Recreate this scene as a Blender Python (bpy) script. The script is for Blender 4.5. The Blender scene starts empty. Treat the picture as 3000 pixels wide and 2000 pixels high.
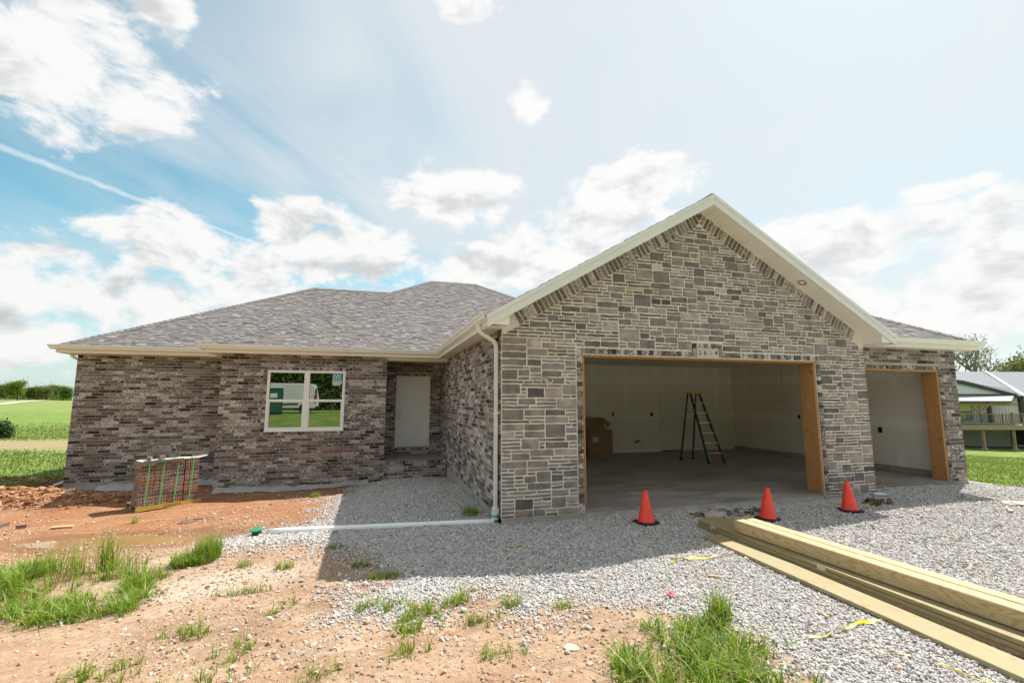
import bpy, bmesh, math, random
import numpy as np
from mathutils import Vector, Matrix
random.seed(11)
RNG = np.random.default_rng(7)
SC = bpy.context.scene
COL = SC.collection
R = math.radians

# ---------------------------------------------------------------- camera
cam_data = bpy.data.cameras.new('camera')
cam = bpy.data.objects.new('camera', cam_data)
COL.objects.link(cam)
CAM = np.array([-1.876, -7.022, 1.753])
FW = np.array([0.27566772, 0.95326207, 0.12368807])
RT = np.array([0.96059162, -0.27796034, 0.00133358])
UP = np.array([-0.03565163, -0.1184461, 0.99232025])
cam.matrix_world = Matrix(((RT[0], UP[0], -FW[0], CAM[0]), (RT[1], UP[1], -FW[1], CAM[1]),
                           (RT[2], UP[2], -FW[2], CAM[2]), (0, 0, 0, 1)))
cam_data.sensor_width = 36
cam_data.lens = 1360.3 / 3000 * 36
cam_data.clip_start = 0.05
cam_data.clip_end = 3000
SC.camera = cam

def px_size(p):
    """rough size on the picture of one metre at p (0 when behind the lens or far outside the picture)"""
    d = np.asarray(p, float) - CAM
    z = d @ FW
    if z < 0.3:
        return 0.0
    u = 0.4534 * (d @ RT) / z
    v = 0.4534 * (d @ UP) / z
    if abs(u) > 0.5 or abs(v) > 0.333:
        return 0.0
    return 1360.0 / z

# ---------------------------------------------------------------- sun, sky, exposure
SUN_DIR = Vector((2.10, 0.98, 3.38)).normalized()
sun_el = math.asin(SUN_DIR.z)
sun_az = math.atan2(SUN_DIR.x, SUN_DIR.y)
sd = bpy.data.lights.new('sun', 'SUN')
sd.energy = 2.75
sd.angle = R(0.55)
sd.color = (1.0, 0.965, 0.92)
sun = bpy.data.objects.new('sun', sd)
COL.objects.link(sun)
sun.location = (30, 10, 60)
sun.rotation_euler = SUN_DIR.to_track_quat('Z', 'Y').to_euler()

SC.view_settings.view_transform = 'Standard'
SC.view_settings.look = 'None'
SC.view_settings.gamma = 1.0
SC.view_settings.exposure = 1.60
SC.view_settings.use_curve_mapping = False
SC.render.engine = 'CYCLES'
SC.cycles.max_bounces = 9
SC.cycles.diffuse_bounces = 7
SC.cycles.glossy_bounces = 3
SC.cycles.transmission_bounces = 4
SC.cycles.transparent_max_bounces = 6
SC.cycles.sample_clamp_indirect = 8.0
SC.cycles.use_denoising = True
SC.cycles.caustics_reflective = False
SC.cycles.caustics_refractive = False


class NT:
    """small helper to write node trees"""
    def __init__(self, tree):
        self.t = tree
        self.n = tree.nodes
        self.l = tree.links

    def node(self, typ, **kw):
        n = self.n.new(typ)
        for k, v in kw.items():
            setattr(n, k, v)
        return n

    def put(self, sock, val):
        if isinstance(val, bpy.types.NodeSocket):
            self.l.new(val, sock)
        elif val is not None:
            if hasattr(sock.default_value, '__len__') and not hasattr(val, '__len__'):
                val = (val,) * len(sock.default_value)
            if hasattr(sock.default_value, '__len__') and len(val) == 3 and len(sock.default_value) == 4:
                val = (*val, 1)
            sock.default_value = val

    def math(self, op, a, b=None, c=None, clamp=False):
        n = self.node('ShaderNodeMath', operation=op, use_clamp=clamp)
        for i, v in enumerate((a, b, c)):
            if v is not None:
                self.put(n.inputs[i], v)
        return n.outputs[0]

    def vmath(self, op, a, b=None):
        n = self.node('ShaderNodeVectorMath', operation=op)
        self.put(n.inputs[0], a)
        if b is not None:
            self.put(n.inputs[3 if op == 'SCALE' else 1], b)
        return n.outputs['Value'] if op in ('DOT_PRODUCT', 'LENGTH', 'DISTANCE') else n.outputs[0]

    def noise(self, vec, scale=5, detail=4, rough=0.55, dist=0.0):
        n = self.node('ShaderNodeTexNoise')
        if vec is not None:
            self.put(n.inputs['Vector'], vec)
        self.put(n.inputs['Scale'], scale)
        self.put(n.inputs['Detail'], detail)
        self.put(n.inputs['Roughness'], rough)
        self.put(n.inputs['Distortion'], dist)
        return n.outputs[0]

    def mapping(self, vec, scale=(1, 1, 1), rot=(0, 0, 0), loc=(0, 0, 0)):
        n = self.node('ShaderNodeMapping')
        self.put(n.inputs['Vector'], vec)
        self.put(n.inputs['Location'], loc)
        self.put(n.inputs['Rotation'], rot)
        self.put(n.inputs['Scale'], scale)
        return n.outputs[0]

    def mix(self, fac, a, b, blend='MIX'):
        n = self.node('ShaderNodeMix', data_type='RGBA', blend_type=blend)
        n.clamp_factor = True
        self.put(n.inputs[0], fac)
        self.put(n.inputs[6], a)
        self.put(n.inputs[7], b)
        return n.outputs[2]

    def step(self, x, lo, hi, to0=0.0, to1=1.0):
        n = self.node('ShaderNodeMapRange', interpolation_type='SMOOTHSTEP')
        self.put(n.inputs['Value'], x)
        self.put(n.inputs['From Min'], lo)
        self.put(n.inputs['From Max'], hi)
        self.put(n.inputs['To Min'], to0)
        self.put(n.inputs['To Max'], to1)
        return n.outputs['Result']

    def lin(self, x, lo, hi, to0=0.0, to1=1.0):
        n = self.node('ShaderNodeMapRange')
        self.put(n.inputs['Value'], x)
        self.put(n.inputs['From Min'], lo)
        self.put(n.inputs['From Max'], hi)
        self.put(n.inputs['To Min'], to0)
        self.put(n.inputs['To Max'], to1)
        return n.outputs['Result']

    def ramp(self, fac, stops):
        n = self.node('ShaderNodeValToRGB')
        e = n.color_ramp.elements
        while len(e) < len(stops):
            e.new(0.5)
        for k, (p, c) in enumerate(stops):
            e[k].position = p
            e[k].color = (*c, 1) if len(c) == 3 else c
        self.put(n.inputs[0], fac)
        return n.outputs[0]

    def sep(self, vec):
        n = self.node('ShaderNodeSeparateXYZ')
        self.put(n.inputs[0], vec)
        return n.outputs

    def comb(self, x, y, z):
        n = self.node('ShaderNodeCombineXYZ')
        for i, v in enumerate((x, y, z)):
            self.put(n.inputs[i], v)
        return n.outputs[0]


# sky: the Nishita sky with cirrus veil, cumulus and a vapour trail, all as functions of direction
world = bpy.data.worlds.new('World')
SC.world = world
world.use_nodes = True
world.node_tree.nodes.clear()
W = NT(world.node_tree)
sky = W.node('ShaderNodeTexSky', sky_type='NISHITA')
sky.sun_disc = False
sky.sun_elevation = sun_el
sky.sun_rotation = sun_az
sky.altitude = 300
sky.air_density = 1.0
sky.dust_density = 1.2
sky.ozone_density = 1.0
SKY_STRENGTH = 0.064
tc = W.node('ShaderNodeTexCoord')
dirv = W.vmath('NORMALIZE', tc.outputs['Generated'])
dx, dy, dz = W.sep(dirv)
az = W.math('MULTIPLY', W.math('ARCTAN2', dx, dy), 180 / math.pi)
el = W.math('MULTIPLY', W.math('ARCSINE', dz), 180 / math.pi)
plane = W.vmath('SCALE', W.comb(dx, dy, 0), W.math('DIVIDE', 1.0, W.math('ADD', W.math('MAXIMUM', dz, 0.0), 0.16)))
BLOBS = [(-31.5,30.2,8.4,6.4),(-25.0,35.6,3.2,1.8),(-19.4,15.2,6.9,3.2),(-15.6,12.9,5.5,3.6),(-31.1,12.4,5.2,1.9),
 (-24.7,9.6,11,3.2),(-10.3,19.2,3.6,2.4),(-3.7,16.6,8.7,3.6),(8.6,24.2,8.8,3.0),(31.3,25.4,6.4,2.5),
 (25.6,20.1,8.6,3.6),(18.4,34.3,2.2,2.0),(10.0,43.4,4.0,1.5),(56.6,14.9,9.4,2.6),(63.7,11.0,7.4,2.8),(57.0,8.0,9.9,2.6),(60.1,18.6,2.6,0.8),(13.5,16.0,9,2.4),(-33.0,5.5,8,2.6),(47.0,17.5,5,1.6),
 (-60,20,12,5),(105,22,18,6),(150,26,16,7),(-115,22,22,7),(-160,14,18,5)]
azel = W.comb(az, el, 0)
near_ = None
for a0, e0, ra, re in BLOBS:
    n_ = W.node('ShaderNodeVectorMath', operation='MULTIPLY_ADD')
    W.put(n_.inputs[0], azel)
    ra, re = ra*1.22, re*1.22
    n_.inputs[1].default_value = (1/ra, 1/re, 0)
    n_.inputs[2].default_value = (-a0/ra, -e0/re, 0)
    ln = W.vmath('LENGTH', n_.outputs[0])
    near_ = ln if near_ is None else W.math('MINIMUM', near_, ln)
base_f = W.math('MAXIMUM', W.math('SUBTRACT', 0.85, W.math('MULTIPLY', W.math('MULTIPLY', near_, near_), 0.80)), -1.15)
base_f = W.math('MAXIMUM', base_f, W.step(el, 15.0, 2.0, -1.15, 0.22))
st = W.mapping(dirv, scale=(1, 1, 1.7))
n1 = W.noise(st, 8.5, 8, 0.60, 0.25)
n_up = W.noise(W.vmath('ADD', st, (0.012, 0.004, 0.055)), 8.5, 4, 0.58, 0.25)
dens = W.math('ADD', W.math('MULTIPLY', W.math('SUBTRACT', n1, 0.5), 4.6), base_f)
cov = W.step(dens, -0.12, 0.62)
shade = W.step(W.math('ADD', W.math('MULTIPLY', W.math('SUBTRACT', n_up, n1), 3.2), W.math('MULTIPLY', dens, 0.42)), 0.12, 0.85)
sun_side = W.step(W.vmath('DOT_PRODUCT', dirv, tuple(SUN_DIR)), 0.0, 0.95)
cl_col = W.mix(shade, W.mix(sun_side, (0.315, 0.314, 0.311), (0.328, 0.327, 0.325)), W.mix(sun_side, (0.19, 0.197, 0.202), (0.25, 0.253, 0.256)))
# high thin cloud, streaked towards the upper left as the photograph shows
streak = W.mapping(W.mapping(plane, rot=(0, 0, R(38))), scale=(1.25, 0.40, 1))
ci1 = W.noise(streak, 1.55, 5, 0.60, 0.7)
ci2 = W.noise(plane, 0.9, 2, 0.5)
streaks = W.step(W.math('ADD', W.math('MULTIPLY', ci1, 0.75), W.math('MULTIPLY', ci2, 0.45)), 0.43, 0.74)
open_sky = W.vmath('LENGTH', W.comb(W.math('DIVIDE', W.math('ADD', az, 31.0), 40.0), W.math('DIVIDE', W.math('SUBTRACT', el, 21.0), 25.0), 0))
deck_ = W.step(W.math('ADD', open_sky, W.math('MULTIPLY', W.math('SUBTRACT', ci1, 0.5), 1.1)), 0.45, 1.35, 0.0, 0.90)
deck_ = W.math('MULTIPLY', deck_, W.lin(W.math('ADD', W.math('MULTIPLY', ci1, 0.6), W.math('MULTIPLY', ci2, 0.4)), 0.36, 0.62, 0.84, 1.0))
veil = W.math('MAXIMUM', W.math('MULTIPLY', streaks, W.step(az, -42.0, -6.0, 0.30, 0.85)), deck_)
veil = W.math('MAXIMUM', veil, W.step(el, 20.0, 0.0, 0.0, 0.72))
# vapour trail
cn = (-0.3054898, 0.21121898, -0.92847322)
cd_ = W.math('ABSOLUTE', W.math('ADD', W.vmath('DOT_PRODUCT', dirv, cn), W.math('MULTIPLY', W.math('SUBTRACT', W.noise(dirv, 42, 2, 0.6), 0.5), 0.006)))
wid = W.lin(az, -34.0, -7.0, 0.0068, 0.0026)
trail = W.math('MULTIPLY', W.step(W.math('DIVIDE', cd_, wid), 1.0, 0.15), W.math('MULTIPLY', W.step(az, -5.0, -11.0), W.step(az, -75.0, -60.0)))
trail = W.math('MULTIPLY', trail, W.math('ADD', 0.28, W.math('MULTIPLY', W.noise(dirv, 60, 2, 0.6), 0.4)))
grade = W.mix(1.0, sky.outputs[0], (0.70, 1.06, 0.88), 'MULTIPLY')
skyc = W.mix(1.0, grade, (SKY_STRENGTH,) * 3, 'MULTIPLY')
c1 = W.mix(veil, skyc, W.mix(sun_side, (0.232, 0.250, 0.266), (0.278, 0.284, 0.290)))
c2 = W.mix(trail, c1, (0.29, 0.315, 0.325))
c3 = W.mix(cov, c2, cl_col)
below = W.mix(W.step(el, -0.4, 0.2), (0.20, 0.22, 0.16), c3)
bg = W.node('ShaderNodeBackground')
W.put(bg.inputs[0], below)
bg.inputs[1].default_value = 1.0
world.cycles.sampling_method = 'MANUAL'
world.cycles.sample_map_resolution = 512
wo = W.node('ShaderNodeOutputWorld')
W.l.new(bg.outputs[0], wo.inputs[0])

# ---------------------------------------------------------------- helpers: meshes, objects, materials
class MB:
    """collects faces; every face carries a tint (three numbers that the materials read)"""
    def __init__(self):
        self.v = []
        self.f = []
        self.t = []

    def add(self, verts, faces, tint=(0.5, 0.5, 0.5)):
        b = len(self.v)
        self.v.extend([tuple(map(float, p)) for p in verts])
        for fc in faces:
            self.f.append(tuple(i + b for i in fc))
            self.t.append(tint)
        return self

    def box(self, lo, hi, tint=(0.5, 0.5, 0.5)):
        x0, y0, z0 = lo
        x1, y1, z1 = hi
        v = [(x0,y0,z0),(x1,y0,z0),(x1,y1,z0),(x0,y1,z0),(x0,y0,z1),(x1,y0,z1),(x1,y1,z1),(x0,y1,z1)]
        return self.add(v, BOXF, tint)

    def hexa(self, v8, tint=(0.5, 0.5, 0.5)):
        return self.add(v8, BOXF, tint)

    def obox(self, c, ax, ay, az_, tint=(0.5, 0.5, 0.5)):
        """box from a centre and three half vectors"""
        c, ax, ay, az_ = (np.asarray(q, float) for q in (c, ax, ay, az_))
        v = [c+sx*ax+sy*ay+sz*az_ for sz in (-1, 1) for sx, sy in ((-1,-1),(1,-1),(1,1),(-1,1))]
        return self.add(v, BOXF, tint)

    def bar(self, a, b, w, h, up=(0, 0, 1), tint=(0.5, 0.5, 0.5)):
        a, b, up = (np.asarray(q, float) for q in (a, b, up))
        d = b - a
        L = np.linalg.norm(d)
        d /= L
        s = np.cross(d, up)
        s /= np.linalg.norm(s)
        u = np.cross(s, d)
        return self.obox((a+b)/2, d*L/2, s*w/2, u*h/2, tint)

    def prism(self, poly, vec, tint=(0.5, 0.5, 0.5)):
        """polygon (3d points) pushed along vec"""
        n = len(poly)
        p = [np.asarray(q, float) for q in poly]
        vec = np.asarray(vec, float)
        nrm = np.zeros(3)
        for i in range(n):
            nrm += np.cross(p[i], p[(i+1) % n])
        if nrm @ vec > 0:
            p = p[::-1]
        v = p + [q + vec for q in p]
        f = [tuple(range(n)), tuple(range(2*n-1, n-1, -1))]
        f += [((i+1) % n, i, n+i, n+(i+1) % n) for i in range(n)]
        return self.add(v, f, tint)

    def tube(self, pts, rad, seg=10, tint=(0.5, 0.5, 0.5), cap=True):
        pts = [np.asarray(p, float) for p in pts]
        n = len(pts)
        rad = [rad]*n if not hasattr(rad, '__len__') else rad
        ref = None
        rings = []
        for i in range(n):
            d = pts[min(i+1, n-1)] - pts[max(i-1, 0)]
            d = d/ (np.linalg.norm(d) + 1e-12)
            if ref is None:
                ref = np.array([1.0, 0, 0]) if abs(d[0]) < 0.8 else np.array([0, 1.0, 0])
            s = np.cross(d, ref)
            s /= np.linalg.norm(s)
            ref = np.cross(s, d)
            rings.append([pts[i] + rad[i]*(math.cos(2*math.pi*k/seg)*ref + math.sin(2*math.pi*k/seg)*s) for k in range(seg)])
        v = [q for r in rings for q in r]
        f = []
        for i in range(n-1):
            for k in range(seg):
                k2 = (k+1) % seg
                f.append((i*seg+k, (i+1)*seg+k, (i+1)*seg+k2, i*seg+k2))
        if cap:
            f.append(tuple(range(seg)))
            f.append(tuple(range(n*seg-1, (n-1)*seg-1, -1)))
        return self.add(v, f, tint)

    def lathe(self, prof, c=(0, 0, 0), seg=24, tint=(0.5, 0.5, 0.5), cap=True):
        """profile of (radius, z)"""
        v = [(c[0]+r*math.cos(2*math.pi*k/seg), c[1]+r*math.sin(2*math.pi*k/seg), c[2]+z) for r, z in prof for k in range(seg)]
        f = []
        n = len(prof)
        for i in range(n-1):
            for k in range(seg):
                k2 = (k+1) % seg
                f.append((i*seg+k, i*seg+k2, (i+1)*seg+k2, (i+1)*seg+k))
        if cap:
            f.append(tuple(range(seg-1, -1, -1)))
            f.append(tuple(range((n-1)*seg, n*seg)))
        return self.add(v, f, tint)

    def build(self, name, mat, parent=None, smooth=False, centre=False, loc=None):
        v = np.array(self.v, float).reshape(-1, 3)
        org = np.zeros(3)
        if centre and len(v):
            org = np.array([(v[:, 0].min()+v[:, 0].max())/2, (v[:, 1].min()+v[:, 1].max())/2, v[:, 2].min()])
        if loc is not None:
            org = np.array(loc, float)
        me = bpy.data.meshes.new(name)
        me.from_pydata((v-org).tolist(), [], self.f)
        put_tint(me, np.repeat(np.array(self.t, float).reshape(-1, 3), [len(q) for q in self.f], axis=0))
        if smooth:
            me.polygons.foreach_set('use_smooth', [True]*len(me.polygons))
        if mat is not None:
            me.materials.append(mat)
        o = bpy.data.objects.new(name, me)
        COL.objects.link(o)
        o.location = org
        if parent is not None:
            o.parent = parent
        return o

BOXF = [(0, 3, 2, 1), (4, 5, 6, 7), (0, 1, 5, 4), (1, 2, 6, 5), (2, 3, 7, 6), (3, 0, 4, 7)]

def put_tint(me, per_corner):
    at = me.color_attributes.new('tint', 'FLOAT_COLOR', 'CORNER')
    buf = np.ones((len(per_corner), 4), np.float32)
    buf[:, :3] = per_corner
    at.data.foreach_set('color', buf.ravel())

def raw_mesh(name, verts, tris, mat, tint_v=None, parent=None, smooth=False, quads=False):
    """mesh straight from numpy arrays"""
    me = bpy.data.meshes.new(name)
    verts = np.ascontiguousarray(verts, np.float32)
    tris = np.ascontiguousarray(tris, np.int32)
    k = tris.shape[1]
    me.vertices.add(len(verts))
    me.vertices.foreach_set('co', verts.ravel())
    me.loops.add(tris.size)
    me.loops.foreach_set('vertex_index', tris.ravel())
    me.polygons.add(len(tris))
    me.polygons.foreach_set('loop_start', np.arange(0, tris.size, k, dtype=np.int32))
    if smooth:
        me.polygons.foreach_set('use_smooth', np.ones(len(tris), bool))
    me.update(calc_edges=True)
    if tint_v is not None:
        at = me.color_attributes.new('tint', 'FLOAT_COLOR', 'POINT')
        buf = np.ones((len(verts), 4), np.float32)
        buf[:, :3] = tint_v
        at.data.foreach_set('color', buf.ravel())
    me.materials.append(mat)
    o = bpy.data.objects.new(name, me)
    COL.objects.link(o)
    if parent is not None:
        o.parent = parent
    return o

def tag(o, label=None, cat=None, group=None, kind=None):
    if label:
        o['label'] = label
    if cat:
        o['category'] = cat
    if group:
        o['group'] = group
    if kind:
        o['kind'] = kind
    return o

def empty(name, loc=(0, 0, 0), rz=0.0, label=None, cat=None, group=None):
    o = bpy.data.objects.new(name, None)
    COL.objects.link(o)
    o.location = loc
    o.rotation_euler = (0, 0, rz)
    o.empty_display_size = 0.2
    return tag(o, label, cat, group)

def copy_tree(o, parent=None):
    c = o.copy()
    COL.objects.link(c)
    c.parent = parent
    for ch in list(o.children):
        copy_tree(ch, c)
    return c

def new_mat(name):
    m = bpy.data.materials.new(name)
    m.use_nodes = True
    t = NT(m.node_tree)
    b = m.node_tree.nodes['Principled BSDF']
    return m, t, b

def bump(t, b, h, dist=0.01, strength=0.5):
    n = t.node('ShaderNodeBump')
    n.inputs['Strength'].default_value = strength
    n.inputs['Distance'].default_value = dist
    t.put(n.inputs['Height'], h)
    t.l.new(n.outputs[0], b.inputs['Normal'])

def plain(name, col, rough=0.6, var=0.12, scale=8.0, metal=0.0, bumpd=0.0, spec=0.5, bscale=40):
    """a painted or plain surface with slight uneven tone"""
    m, t, b = new_mat(name)
    pos = t.node('ShaderNodeNewGeometry').outputs['Position']
    n = t.noise(pos, scale, 5, 0.6)
    n2 = t.noise(pos, scale*9, 3, 0.6)
    f = t.math('ADD', t.math('MULTIPLY', n, 0.7), t.math('MULTIPLY', n2, 0.3))
    lo = tuple(c*(1-var) for c in col)
    hi = tuple(min(1, c*(1+var)) for c in col)
    t.put(b.inputs['Base Color'], t.mix(t.lin(f, 0.3, 0.7), lo, hi))
    b.inputs['Roughness'].default_value = rough
    b.inputs['Metallic'].default_value = metal
    b.inputs['Specular IOR Level'].default_value = spec
    if bumpd:
        bump(t, b, t.noise(pos, bscale, 4, 0.6), bumpd, 0.6)
    return m

def tint_of(t):
    a = t.node('ShaderNodeAttribute', attribute_name='tint')
    return t.sep(a.outputs['Vector'])

MAT = {}
def mat_brick(name, warm=0.0):
    m, t, b = new_mat(name)
    r, g, s = tint_of(t)
    pos = t.node('ShaderNodeNewGeometry').outputs['Position']
    off = t.vmath('ADD', pos, t.comb(t.math('MULTIPLY', s, 37), t.math('MULTIPLY', s, 53), t.math('MULTIPLY', s, 71)))
    st = t.mapping(off, scale=(1, 1, 2.3))
    nz = t.noise(st, 20, 4, 0.62, 0.4)
    fine = t.noise(off, 110, 3, 0.6)
    broad = t.noise(pos, 0.9, 3, 0.5)
    dark = t.ramp(r, [(0.0, (0.030, 0.024, 0.023)), (0.22, (0.095, 0.080, 0.076)), (0.6, (0.20, 0.172, 0.160)), (0.85, (0.32, 0.280, 0.262)), (1.0, (0.19, 0.10, 0.072))])
    mot = t.noise(st, 42, 3, 0.6)
    dark = t.mix(t.lin(mot, 0.34, 0.66), t.mix(1.0, dark, (0.55, 0.54, 0.54), 'MULTIPLY'), t.mix(1.0, dark, (1.65, 1.62, 1.58), 'MULTIPLY'))
    dark = t.mix(t.lin(fine, 0.3, 0.7), t.mix(1.0, dark, (0.72, 0.72, 0.74), 'MULTIPLY'), t.mix(1.0, dark, (1.3, 1.28, 1.25), 'MULTIPLY'))
    lime = t.mix(t.lin(fine, 0.35, 0.7), (0.50, 0.455, 0.425), (0.76, 0.715, 0.685))
    th = t.lin(g, 0.0, 1.0, 0.74, 0.43)
    th = t.math('ADD', th, t.lin(broad, 0.35, 0.65, 0.04, -0.05))
    fac = t.step(t.math('SUBTRACT', nz, th), 0.0, 0.025)
    t.put(b.inputs['Base Color'], t.mix(t.math('MULTIPLY', fac, 0.92), dark, lime))
    b.inputs['Roughness'].default_value = 0.9
    b.inputs['Specular IOR Level'].default_value = 0.25
    bump(t, b, t.math('ADD', fine, t.math('MULTIPLY', fac, 0.6)), 0.003, 0.7)
    return m
MAT['brick'] = mat_brick('clay_brick')

def mat_mortar():
    m, t, b = new_mat('mortar')
    pos = t.node('ShaderNodeNewGeometry').outputs['Position']
    n = t.noise(pos, 1.3, 4, 0.6)
    f = t.noise(pos, 90, 3, 0.6)
    c = t.mix(t.lin(n, 0.35, 0.65), (0.50, 0.425, 0.345), (0.64, 0.56, 0.465))
    t.put(b.inputs['Base Color'], t.mix(t.lin(f, 0.3, 0.75), t.mix(1.0, c, (0.8, 0.8, 0.8), 'MULTIPLY'), c))
    b.inputs['Roughness'].default_value = 0.95
    b.inputs['Specular IOR Level'].default_value = 0.15
    bump(t, b, f, 0.004, 0.6)
    return m
MAT['mortar'] = mat_mortar()
MAT['stone_mortar'] = plain('stone_mortar', (0.78, 0.715, 0.62), 0.95, 0.10, 2.0, bumpd=0.004, spec=0.15)

def mat_stone():
    m, t, b = new_mat('veneer_stone')
    r, g, s = tint_of(t)
    pos = t.node('ShaderNodeNewGeometry').outputs['Position']
    off = t.vmath('ADD', pos, t.comb(t.math('MULTIPLY', s, 31), t.math('MULTIPLY', s, 57), t.math('MULTIPLY', s, 43)))
    cl = t.noise(off, 5.5, 4, 0.6)
    rid = t.noise(t.mapping(off, scale=(1, 1, 2.6)), 26, 5, 0.65, 0.6)
    fine = t.noise(off, 130, 3, 0.6)
    base = t.ramp(r, [(0.0, (0.128, 0.116, 0.113)), (0.35, (0.238, 0.216, 0.207)), (0.75, (0.362, 0.328, 0.311)), (1.0, (0.485, 0.443, 0.408))])
    warm = t.mix(t.math('MULTIPLY', g, 0.55), base, t.mix(1.0, base, (1.22, 1.03, 0.86), 'MULTIPLY'))
    c = t.mix(t.lin(cl, 0.35, 0.68), t.mix(1.0, warm, (0.72, 0.73, 0.75), 'MULTIPLY'), t.mix(1.0, warm, (1.28, 1.25, 1.2), 'MULTIPLY'))
    c = t.mix(t.step(rid, 0.62, 0.72, 0, 0.35), c, (0.42, 0.39, 0.35))
    t.put(b.inputs['Base Color'], t.mix(t.lin(fine, 0.3, 0.7, 0, 0.5), c, t.mix(1.0, c, (0.72, 0.72, 0.72), 'MULTIPLY')))
    b.inputs['Roughness'].default_value = 0.88
    b.inputs['Specular IOR Level'].default_value = 0.25
    bump(t, b, t.math('ADD', rid, t.math('MULTIPLY', fine, 0.25)), 0.014, 0.75)
    return m
MAT['stone'] = mat_stone()

def mat_shingle():
    m, t, b = new_mat('asphalt_shingle')
    r, g, s = tint_of(t)
    pos = t.node('ShaderNodeNewGeometry').outputs['Position']
    fine = t.noise(pos, 160, 3, 0.7)
    mid = t.noise(pos, 14, 3, 0.6)
    broad = t.noise(pos, 0.6, 3, 0.5)
    c = t.ramp(r, [(0.0, (0.10, 0.092, 0.090)), (0.3, (0.155, 0.143, 0.139)), (0.65, (0.205, 0.191, 0.185)), (1.0, (0.295, 0.278, 0.268))])
    c = t.mix(t.lin(fine, 0.3, 0.72), t.mix(1.0, c, (0.68, 0.67, 0.68), 'MULTIPLY'), t.mix(1.0, c, (1.28, 1.27, 1.25), 'MULTIPLY'))
    c = t.mix(t.lin(mid, 0.3, 0.7), t.mix(1.0, c, (0.88, 0.88, 0.88), 'MULTIPLY'), c)
    t.put(b.inputs['Base Color'], t.mix(t.lin(broad, 0.3, 0.7, 0, 0.5), c, t.mix(1.0, c, (1.1, 1.07, 1.03), 'MULTIPLY')))
    b.inputs['Roughness'].default_value = 0.95
    b.inputs['Specular IOR Level'].default_value = 0.2
    bump(t, b, fine, 0.003, 0.6)
    return m
MAT['shingle'] = mat_shingle()

def mat_wood(name, light, darkc, axis=1, grain=(34, 1.1, 34), knots=0.5, green=0.0, rough=0.7):
    m, t, b = new_mat(name)
    r, g, s = tint_of(t)
    pos = t.node('ShaderNodeNewGeometry').outputs['Position']
    off = t.vmath('ADD', pos, t.comb(t.math('MULTIPLY', s, 19), t.math('MULTIPLY', s, 7), t.math('MULTIPLY', s, 23)))
    sc = [1, 1, 1]
    st = t.mapping(off, scale=grain)
    bend = t.noise(t.mapping(off, scale=(2.2, 0.55, 2.2)), 2.2, 2, 0.5)
    rings = t.node('ShaderNodeTexWave', wave_type='BANDS', bands_direction='X' if axis != 0 else 'Y')
    vec = t.vmath('ADD', t.mapping(off, scale=(1, 0.03 if axis == 1 else 1, 1 if axis != 2 else 0.03)), t.comb(t.math('MULTIPLY', bend, 0.42), 0, t.math('MULTIPLY', bend, 0.2)))
    t.put(rings.inputs['Vector'], vec)
    rings.inputs['Scale'].default_value = 13
    rings.inputs['Distortion'].default_value = 1.2
    rings.inputs['Detail'].default_value = 2
    fib = t.noise(st, 1.0, 4, 0.6)
    k = t.node('ShaderNodeTexVoronoi', feature='F1')
    t.put(k.inputs['Vector'], t.mapping(off, scale=(3.1, 1.5, 3.1)))
    k.inputs['Scale'].default_value = 1.0
    kn = t.step(k.outputs['Distance'], 0.09, 0.05)
    c = t.mix(t.math('MULTIPLY', t.step(rings.outputs['Fac'], 0.55, 0.98), 0.55), light, darkc)
    c = t.mix(t.lin(fib, 0.3, 0.7, 0, 0.45), c, t.mix(1.0, c, (0.72, 0.68, 0.62), 'MULTIPLY'))
    if green:
        gn = t.noise(pos, 2.6, 4, 0.6)
        c = t.mix(t.step(gn, 0.48, 0.66, 0, green), c, (0.27, 0.285, 0.155))
    c = t.mix(t.math('MULTIPLY', kn, knots), c, (0.11, 0.055, 0.025))
    c = t.mix(t.lin(r, 0, 1, 0.0, 0.4), c, t.mix(1.0, c, (0.7, 0.68, 0.66), 'MULTIPLY'))
    t.put(b.inputs['Base Color'], c)
    b.inputs['Roughness'].default_value = rough
    b.inputs['Specular IOR Level'].default_value = 0.3
    bump(t, b, t.math('ADD', fib, t.math('MULTIPLY', rings.outputs['Fac'], 0.3)), 0.002, 0.5)
    return m
MAT['cedar'] = mat_wood('cedar_frame', (0.50, 0.27, 0.105), (0.33, 0.155, 0.055), axis=2, grain=(34, 34, 1.1), knots=0.7)
MAT['cedar_x'] = mat_wood('cedar_header', (0.47, 0.25, 0.10), (0.31, 0.145, 0.05), axis=0, grain=(1.1, 34, 34), knots=0.6)
MAT['lumber'] = mat_wood('treated_lumber', (0.37, 0.30, 0.165), (0.26, 0.185, 0.085), green=0.6, knots=0.8)
MAT['beam'] = mat_wood('pine_beam', (0.55, 0.425, 0.24), (0.35, 0.235, 0.105), green=0.12, knots=0.85)
MAT['pallet'] = mat_wood('pallet_wood', (0.33, 0.235, 0.13), (0.2, 0.13, 0.07), axis=0, knots=0.4)
MAT['pallet_yellow'] = plain('yellow_painted_pallet', (0.50, 0.33, 0.075), 0.7, 0.25, 7)

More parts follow.
